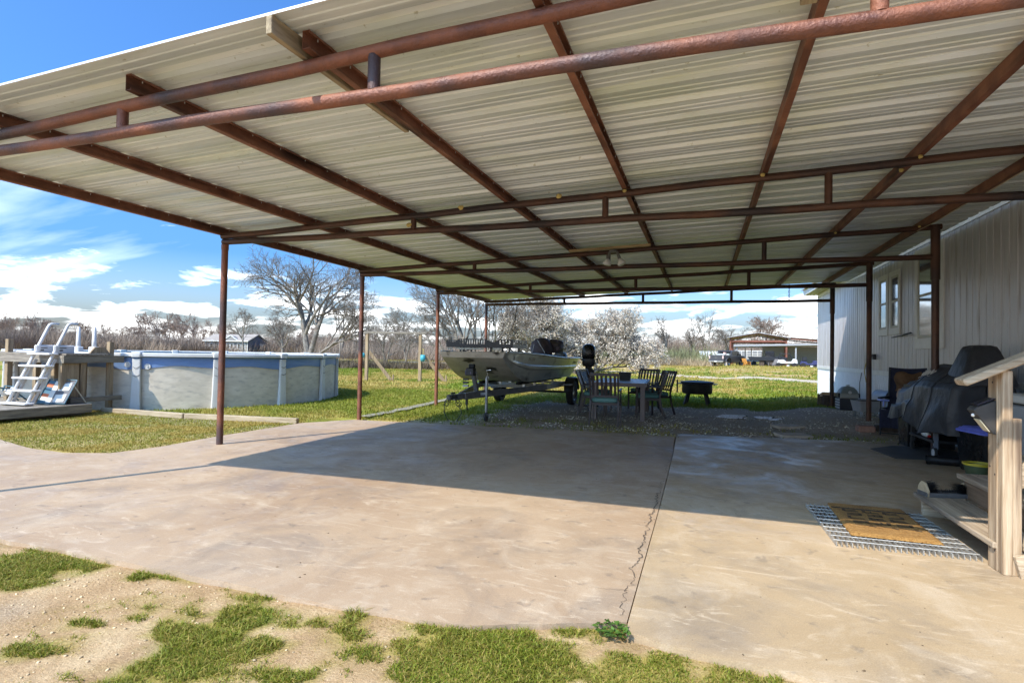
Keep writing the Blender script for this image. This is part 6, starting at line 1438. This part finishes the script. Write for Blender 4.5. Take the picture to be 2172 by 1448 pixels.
MB().bb(-5.02, 5.62, -.03, -.002, 0, .5).bb(-5.06, -4.9, -.04, -.004, 0, 2.9).bb(5.45, 5.6, -.04, -.004, 0, 2.9).bb(-4.9, 5.45, -.035, -.003, .86, .96).build('trim', WHITE, fh)
MB().bb(5.67, 5.70, 5.2, 7.0, 1.7, 2.3).build('window', WHITE, fh)

# ------------------------------------------------------------------ far barn with lean-to, truck and the rest
RED = material('red_iron', (.19, .070, .045), .7, var=.2, scale=2)
bx0, by0 = dirpt(1549, 92); bx1, by1 = dirpt(1668, 92)
ang = math.atan2(by1-by0, bx1-bx0)
bar_ = thing('steel_barn', 'open red iron barn with a low pitched metal roof far behind the house', 'barn', (bx0, by0, 0), ang)
Wb = math.hypot(bx1-bx0, by1-by0); EH, RH = 4.05, 4.75
for x in (0, Wb):
    for y in (0, 4.5, 9): MB().bb(x-.11, x+.11, y-.14, y+.14, -.1, EH).build('column', RED, bar_)
for y in (0, 9):
    MB().bar((-.1, y, EH-.42), (Wb+.1, y, EH-.42), .12, .26).bar((-.2, y, EH+.02), (Wb/2, y, RH), .12, .16).bar((Wb/2, y, RH), (Wb+.2, y, EH+.02), .12, .16).build('rafter', RED, bar_)
    for k in range(1, 6): x = Wb*k/6; MB().bar((x, y, EH-.4), (x, y, EH+(RH-EH)*(1-abs(x-Wb/2)/(Wb/2))), .06, .06).build('web', RED, bar_)
sheet2 = material('grey_sheet', (.40, .39, .38), .5, metal=.4)
MB().add([(-.5, -.6, EH+.05), (Wb/2, -.6, RH+.13), (Wb+.5, -.6, EH+.05), (-.5, 9.6, EH+.05), (Wb/2, 9.6, RH+.13), (Wb+.5, 9.6, EH+.05), (-.5, -.6, EH+.13), (Wb/2, -.6, RH+.21), (Wb+.5, -.6, EH+.13), (-.5, 9.6, EH+.13), (Wb/2, 9.6, RH+.21), (Wb+.5, 9.6, EH+.13)],
         [(0, 1, 4, 3), (1, 2, 5, 4), (6, 9, 10, 7), (7, 10, 11, 8), (0, 6, 7, 1), (1, 7, 8, 2), (3, 4, 10, 9), (4, 5, 11, 10), (0, 3, 9, 6), (2, 8, 11, 5)]).build('roof', sheet2, bar_)
MB().bar((Wb+.3, -.3, EH), (Wb+6.5, -.3, EH-.55), .12, .2).bar((Wb+.3, 8, EH), (Wb+6.5, 8, EH-.55), .12, .2).build('side_rafter', RED, bar_)
MB().add([(Wb+.45, -.5, EH+.14), (Wb+6.8, -.5, EH-.38), (Wb+6.8, 8.5, EH-.38), (Wb+.45, 8.5, EH+.14), (Wb+.45, -.5, EH+.20), (Wb+6.8, -.5, EH-.32), (Wb+6.8, 8.5, EH-.32), (Wb+.45, 8.5, EH+.20)], [(0, 1, 2, 3), (7, 6, 5, 4), (0, 4, 5, 1), (1, 5, 6, 2), (2, 6, 7, 3), (3, 7, 4, 0)]).build('side_roof', material('brown_sheet', (.17, .125, .105), .7), bar_)
MB().bb(Wb-3.2, Wb+4.8, 5.0, 5.08, 0, 2.95).build('back_panel', material('olive_grey_panel', (.20, .19, .15), .8), bar_)
MB().bb(Wb+4.86, Wb+4.98, 4.9, 5.2, 0, 3.5).build('back_post', RED, bar_)
lx0, ly0 = dirpt(1563, 81); lx1, ly1 = dirpt(1688, 81)
lean = thing('lean_to', 'grey metal lean to shed with slim posts in front of the red barn', 'shed', (lx0, ly0, 0), math.atan2(ly1-ly0, lx1-lx0))
Wl = math.hypot(lx1-lx0, ly1-ly0); GP = material('pale_grey_post', (.28, .285, .30), .5)
for x in (0, Wl, Wl+5.4): MB().bb(x-.09, x+.09, -.09, .09, -.1, 2.62).build('post', GP, lean)
for x in (.9, 1.7): MB().bb(x-.06, x+.06, 4.0, 4.12, -.1, 2.5).build('post', GP, lean)
MB().add([(-.4, -.4, 2.62), (Wl+5.9, -.4, 2.98), (Wl+5.9, 5.5, 2.95), (-.4, 5.5, 2.50), (-.4, -.4, 2.86), (Wl+5.9, -.4, 3.20), (Wl+5.9, 5.5, 3.1), (-.4, 5.5, 2.66)], [(3, 2, 1, 0), (4, 5, 6, 7), (0, 1, 5, 4), (1, 2, 6, 5), (2, 3, 7, 6), (3, 0, 4, 7)]).build('roof', GP, lean)
# pickup truck seen from behind
tx0, ty0 = G(1530, 778)
d_ = ray(1519, 760); d_ = d_/np.linalg.norm(d_[:2]); tx0, ty0 = d_[0]*76, d_[1]*76
tk = thing('pickup_truck', 'dark grey dual wheel pickup truck parked beside the far shed', 'truck', (tx0, ty0, 0), -math.atan2(d_[0], d_[1])-R(27))
PAINT = material('dark_grey_paint', (.085, .085, .095), .3, metal=.4); CHR = material('chrome_bumper', (.42, .41, .39), .25, metal=.7); TYR = MATS['tyre_rubber']
# local: +Y is the truck's front, rear at y=0
MB().prism([(0, .72), (0, 1.42), (2.25, 1.42), (2.25, .60), (1.75, .60), (1.62, .85), (1.2, 1.0), (.78, .85), (.66, .60), (.1, .55)], -.98, .98, ry).build('bed', PAINT, tk, bevel=.03)
MB().prism([(2.27, .52), (2.27, 1.42), (2.35, 2.0), (2.5, 2.06), (4.0, 2.06), (4.2, 2.02), (4.85, 1.45), (6.0, 1.36), (6.15, 1.2), (6.15, .6), (5.75, .55), (5.55, .9), (5.1, 1.0), (4.7, .9), (4.5, .52)], -.95, .95, ry).build('cab', PAINT, tk, bevel=.05)
for s in (-1, 1):
    MB().prism([(2.5, 1.47), (2.55, 1.95), (3.25, 1.98), (3.25, 1.47)], s*.955-.004, s*.955+.004, ry).build('side_window', material('dark_glass', (.015, .017, .02), .08), tk)
    MB().prism([(3.32, 1.47), (3.32, 1.98), (4.0, 1.98), (4.55, 1.47)], s*.955-.004, s*.955+.004, ry).build('side_window', MATS['dark_glass'], tk)
    fl_ = MB().grid([[(s*(.98+.16*math.sin(t)), 1.2+.66*math.cos(t2)*1.0, .62+.52*math.sin(t2)) for t2 in np.linspace(0, math.pi, 12)] for t in (0, .9, 1.57)]).build('rear_fender', PAINT, tk, smooth=True)
    for y in (1.2, 5.12):
        w1 = MB().lathe([(.2, -.13), (.38, -.13), (.405, -.09), (.405, .09), (.38, .13), (.2, .13)], 24, (s*(.98 if y < 2 else .86), y, .40), 'x').build('tyre', TYR, tk, auto=40)
        MB().lathe([(0, .0), (.2, .05), (.23, .1)], 18, (s*(.98 if y < 2 else .86), y, .40), 'x').lathe([(0, .0), (.2, -.05), (.23, -.1)], 18, (s*(.98 if y < 2 else .86), y, .40), 'x').build('rim', material('machined_rim', (.40, .40, .41), .3, metal=.8), w1)
    MB().bb(s*.90-.09, s*.90+.09, -.012, .03, .98, 1.36).build('tail_light', material('tail_red', (.55, .40, .38), .3), tk)
    MB().bb(s*.95-.2, s*.95+.2, .62, .64, .08, .62).build('mud_flap', material('pale_flap', (.40, .35, .33), .7), tk)
    MB().box((s*1.12, 4.3, 1.52), (.22, .1, .24)).build('side_mirror', BLKM, tk, bevel=.02)
MB().bb(-.80, .80, -.035, -.003, .80, 1.40).build('tailgate', PAINT, tk, bevel=.01)
MB().prism([(-.13, 1.13), (-.05, 1.13), (-.04, 1.16), (.04, 1.16), (.05, 1.13), (.13, 1.13), (.11, 1.09), (.04, 1.09), (.03, 1.06), (-.03, 1.06), (-.04, 1.09), (-.11, 1.09)], -.045, -.037, Matrix(((1, 0, 0, 0), (0, 0, 1, 0), (0, 1, 0, 0), (0, 0, 0, 1)))).build('emblem', CHR, tk)
MB().bb(-.98, .98, -.16, .0, .52, .74).build('rear_bumper', CHR, tk, bevel=.03)
MB().bb(-.16, .16, -.168, -.161, .57, .70).build('number_plate', material('plate_white', (.62, .62, .6), .5), tk)
MB().bb(-.72, .72, 2.30, 2.325, 1.50, 1.95).build('rear_window', MATS['dark_glass'], tk)
MB().bb(-.85, .85, 1.72, 2.22, 1.425, 1.62).build('tool_box', ALU, tk, bevel=.02)
MB().tube([(-.85, 2.2, 1.42), (-.85, 2.2, 2.05), (.85, 2.2, 2.05), (.85, 2.2, 1.42)], .035, 8).build('rack', BLKM, tk)
MB().box((.35, 1.6, 1.66), (.28, .28, .3)).build('red_can', material('red_white_can', (.5, .10, .06), .5, col2=(.7, .68, .64), scale=3), tk)
MB().bb(-.8, .8, .2, 5.9, .42, .6).build('chassis', BLKM, tk)
# white corrugated fence behind the truck
wfx, wfy = dirpt(1512, 88)
wf_ = thing('corrugated_fence', 'short white corrugated metal fence behind the pickup truck', 'fence', (wfx, wfy, 0), -.15)
for k in range(9): MB().bb(-1.9+.42*k, -1.9+.42*k+.34, -.02+.03*(k % 2), .02+.03*(k % 2), 0, 2.0).build('sheet', VINYL, wf_)
# silver enclosed trailer
def far(px, D, yaw=0.0): x, y = dirpt(px, D); return (x, y, 0), math.atan2(by1-by0, bx1-bx0)+yaw
l_, a_ = far(1595, 88)
et = thing('livestock_trailer', 'silver slatted stock trailer parked under the far shed', 'trailer', l_, a_)
SIL = material('silver_panel', (.30, .31, .33), .4, metal=.4, var=.1, scale=3)
MB().bb(-2.3, 1.3, 0, 2, .55, 2.15).build('box', SIL, et, bevel=.04); MB().bb(-2.34, 1.34, -.03, 2.03, 2.1, 2.2).build('roof_rim', WHITE, et)
for k in range(5): MB().bb(-2.1+.7*k, -2.03+.7*k, -.04, -.004, .6, 2.1).build('rib', WHITE, et)
for k in range(3): MB().bb(-.7, 1.2, -.03, -.003, 1.0+.35*k, 1.06+.35*k).build('slat', WHITE, et)
for x in (-.6, .25): MB().lathe([(0, -.1), (.33, -.1), (.36, 0), (.33, .1), (0, .1)], 20, (x, -.02, .36), 'y').build('wheel', TYR, et)
l_, a_ = far(1632, 80)
fb = thing('dark_boat', 'dark flat boat on blocks under the far shed', 'boat', l_, a_)
MB().prism([(-2.6, 1.35), (-2.3, .8), (1.6, .78), (2.0, 1.25)], 0, 1.3, Matrix(((1, 0, 0, 0), (0, 0, 1, 0), (0, 1, 0, 0), (0, 0, 0, 1)))).build('hull', BLKM, fb, bevel=.04)
for x in (-.9, .4): MB().bb(x-.3, x+.3, .2, 1.1, 0, .79).build('block', material('dark_timber', (.075, .055, .042), .9, var=.3, scale=6), fb)
l_, a_ = far(1583, 79)
ad = thing('lounge_chair', 'orange wooden slatted lounge chair in front of the far shed', 'chair', l_, a_+.6)
ORG = material('orange_wood', (.45, .20, .035), .7, var=.15, scale=4)
for k in range(4): MB().bar((-.25+.16*k, .15, .35), (-.25+.16*k, .55, 1.05), .13, .025, (0, 1, 0)).build('back_slat', ORG, ad)
for k in range(4): MB().bar((-.3, -.35+.16*k, .42-.03*k), (.3, -.35+.16*k, .42-.03*k), .13, .025).build('seat_slat', ORG, ad)
for s in (-1, 1): MB().bar((s*.36, -.45, .62), (s*.36, .35, .62), .12, .03).bar((s*.33, -.4, 0), (s*.33, -.4, .6), .08, .03).bar((s*.32, -.4, .4), (s*.32, .6, .0), .03, .1).build('arm_frame', ORG, ad)
ad2 = copy_tree(ad); l_, a_ = far(1640, 77); ad2.location = l_; ad2.rotation_euler = (0, 0, a_-.9); ad2['label'] = 'grey wooden lounge chair before the dark boat at the far shed'
GRW = material('grey_far_wood', (.17, .155, .15), .8)
for ch_ in ad2.children: ch_.data = ch_.data.copy(); ch_.data.materials.clear(); ch_.data.materials.append(GRW)
l_, a_ = far(1633, 90)
tt_ = thing('tractor', 'dark tractor parked deep under the far barn', 'tractor', l_, a_)
MB().bb(-.6, .6, 0, 1.3, 1.1, 2.15).build('cab', BLKM, tt_, bevel=.08); MB().bb(.5, 1.9, .25, 1.05, .75, 1.35).build('hood', BLKM, tt_, bevel=.08)
for x, r_ in ((-.3, .75), (1.5, .42)): MB().lathe([(0, -.18), (r_*.8, -.18), (r_, -.12), (r_, .12), (r_*.8, .18), (0, .18)], 22, (x, -.05, r_), 'y').build('wheel', TYR, tt_)
l_, a_ = far(1668, 79)
atv = thing('golf_cart', 'white and black utility buggy at the right of the dark boat', 'buggy', l_, a_)
WPL = material('white_plastic', (.62, .62, .60), .4)
MB().prism([(-1.2, .5), (-1.1, .95), (-.3, 1.0), (0, .75), (.6, .75), (.8, 1.15), (1.25, 1.0), (1.3, .5)], 0, 1.1, Matrix(((1, 0, 0, 0), (0, 0, 1, 0), (0, 1, 0, 0), (0, 0, 0, 1)))).build('body', WPL, atv, bevel=.06)
MB().tube([(.7, .1, 1.1), (.35, .1, 1.75), (-.7, .1, 1.75), (-1.0, .1, 1.0)], .04, 8).tube([(.7, 1, 1.1), (.35, 1, 1.75), (-.7, 1, 1.75), (-1.0, 1, 1.0)], .04, 8).build('roll_cage', BLKM, atv)
MB().bb(-.6, .1, .15, .95, .8, 1.3).build('seat', BLKM, atv, bevel=.08)
for x in (-.85, .95):
    for y in (.0, 1.1): MB().lathe([(0, -.12), (.26, -.12), (.31, -.06), (.31, .06), (.26, .12), (0, .12)], 18, (x, y, .31), 'y').build('wheel', TYR, atv)
l_, a_ = far(1716, 80)
rm_ = thing('riding_mower', 'dark blue riding mower at the right end of the far shed', 'mower', l_, a_)
MB().prism([(-1.0, .35), (-.9, .85), (-.3, .8), (-.1, .55), (.4, .6), (.5, .95), (1.2, .9), (1.25, .4)], 0, .8, Matrix(((1, 0, 0, 0), (0, 0, 1, 0), (0, 1, 0, 0), (0, 0, 0, 1)))).build('body', material('mower_blue', (.035, .04, .12), .4), rm_, bevel=.05)
MB().bb(-.75, -.2, .15, .7, .85, 1.35).build('seat', BLKM, rm_, bevel=.06); MB().bb(.1, .9, -.2, 1.0, .12, .3).build('deck', BLKM, rm_, bevel=.03)
for x, r_ in ((-.65, .32), (.95, .22)):
    for y in (-.05, .85): MB().lathe([(0, -.1), (r_*.85, -.1), (r_, -.05), (r_, .05), (r_*.85, .1), (0, .1)], 18, (x, y, r_), 'y').build('wheel', TYR, rm_)
for px, D, lb in ((1672, 76.5, 'small white bucket on the grass before the utility buggy'), (1722, 76.5, 'small white bucket on the grass before the riding mower')):
    l_, a_ = far(px, D); o = thing('bucket', lb, 'bucket', l_, 0, 'buckets at the far shed')
    MB().lathe([(0, 0), (.14, 0), (.17, .36), (.15, .36), (.12, .03), (0, .03)], 18).build('pail', WPL, o, auto=40); MB().tube([(.17*math.cos(t), .0, .34-.12*math.sin(t)) for t in np.linspace(0, math.pi, 10)], .008, 5).build('handle', BLKM, o)
# weed growing at the slab joint
rg4 = np.random.default_rng(9); wx, wy = G(1298, 1338); V = []; F_ = []
for k in range(110):
    a = rg4.random()*6.283; r_ = .085*math.sqrt(rg4.random()); c = np.array([wx+r_*math.cos(a), wy+r_*math.sin(a)*.9, .004+.018*rg4.random()]); s = .008+.009*rg4.random(); t = rg4.random()*6.283
    A = np.array([math.cos(t), math.sin(t), .35*rg4.normal()]); B = np.array([-math.sin(t), math.cos(t), .3*rg4.normal()]); b = len(V)
    V += [c-A*s, c-B*s*.6, c+A*s, c+B*s*.6]; F_.append((b, b+1, b+2, b+3))
wd_ = np_mesh('weed', np.array(V), np.array(F_), material('weed_leaf', (.07, .14, .02), .6, island=.3, trans=.3)); tag(wd_, 'small leafy weed growing at the near end of the slab joint', 'weed')
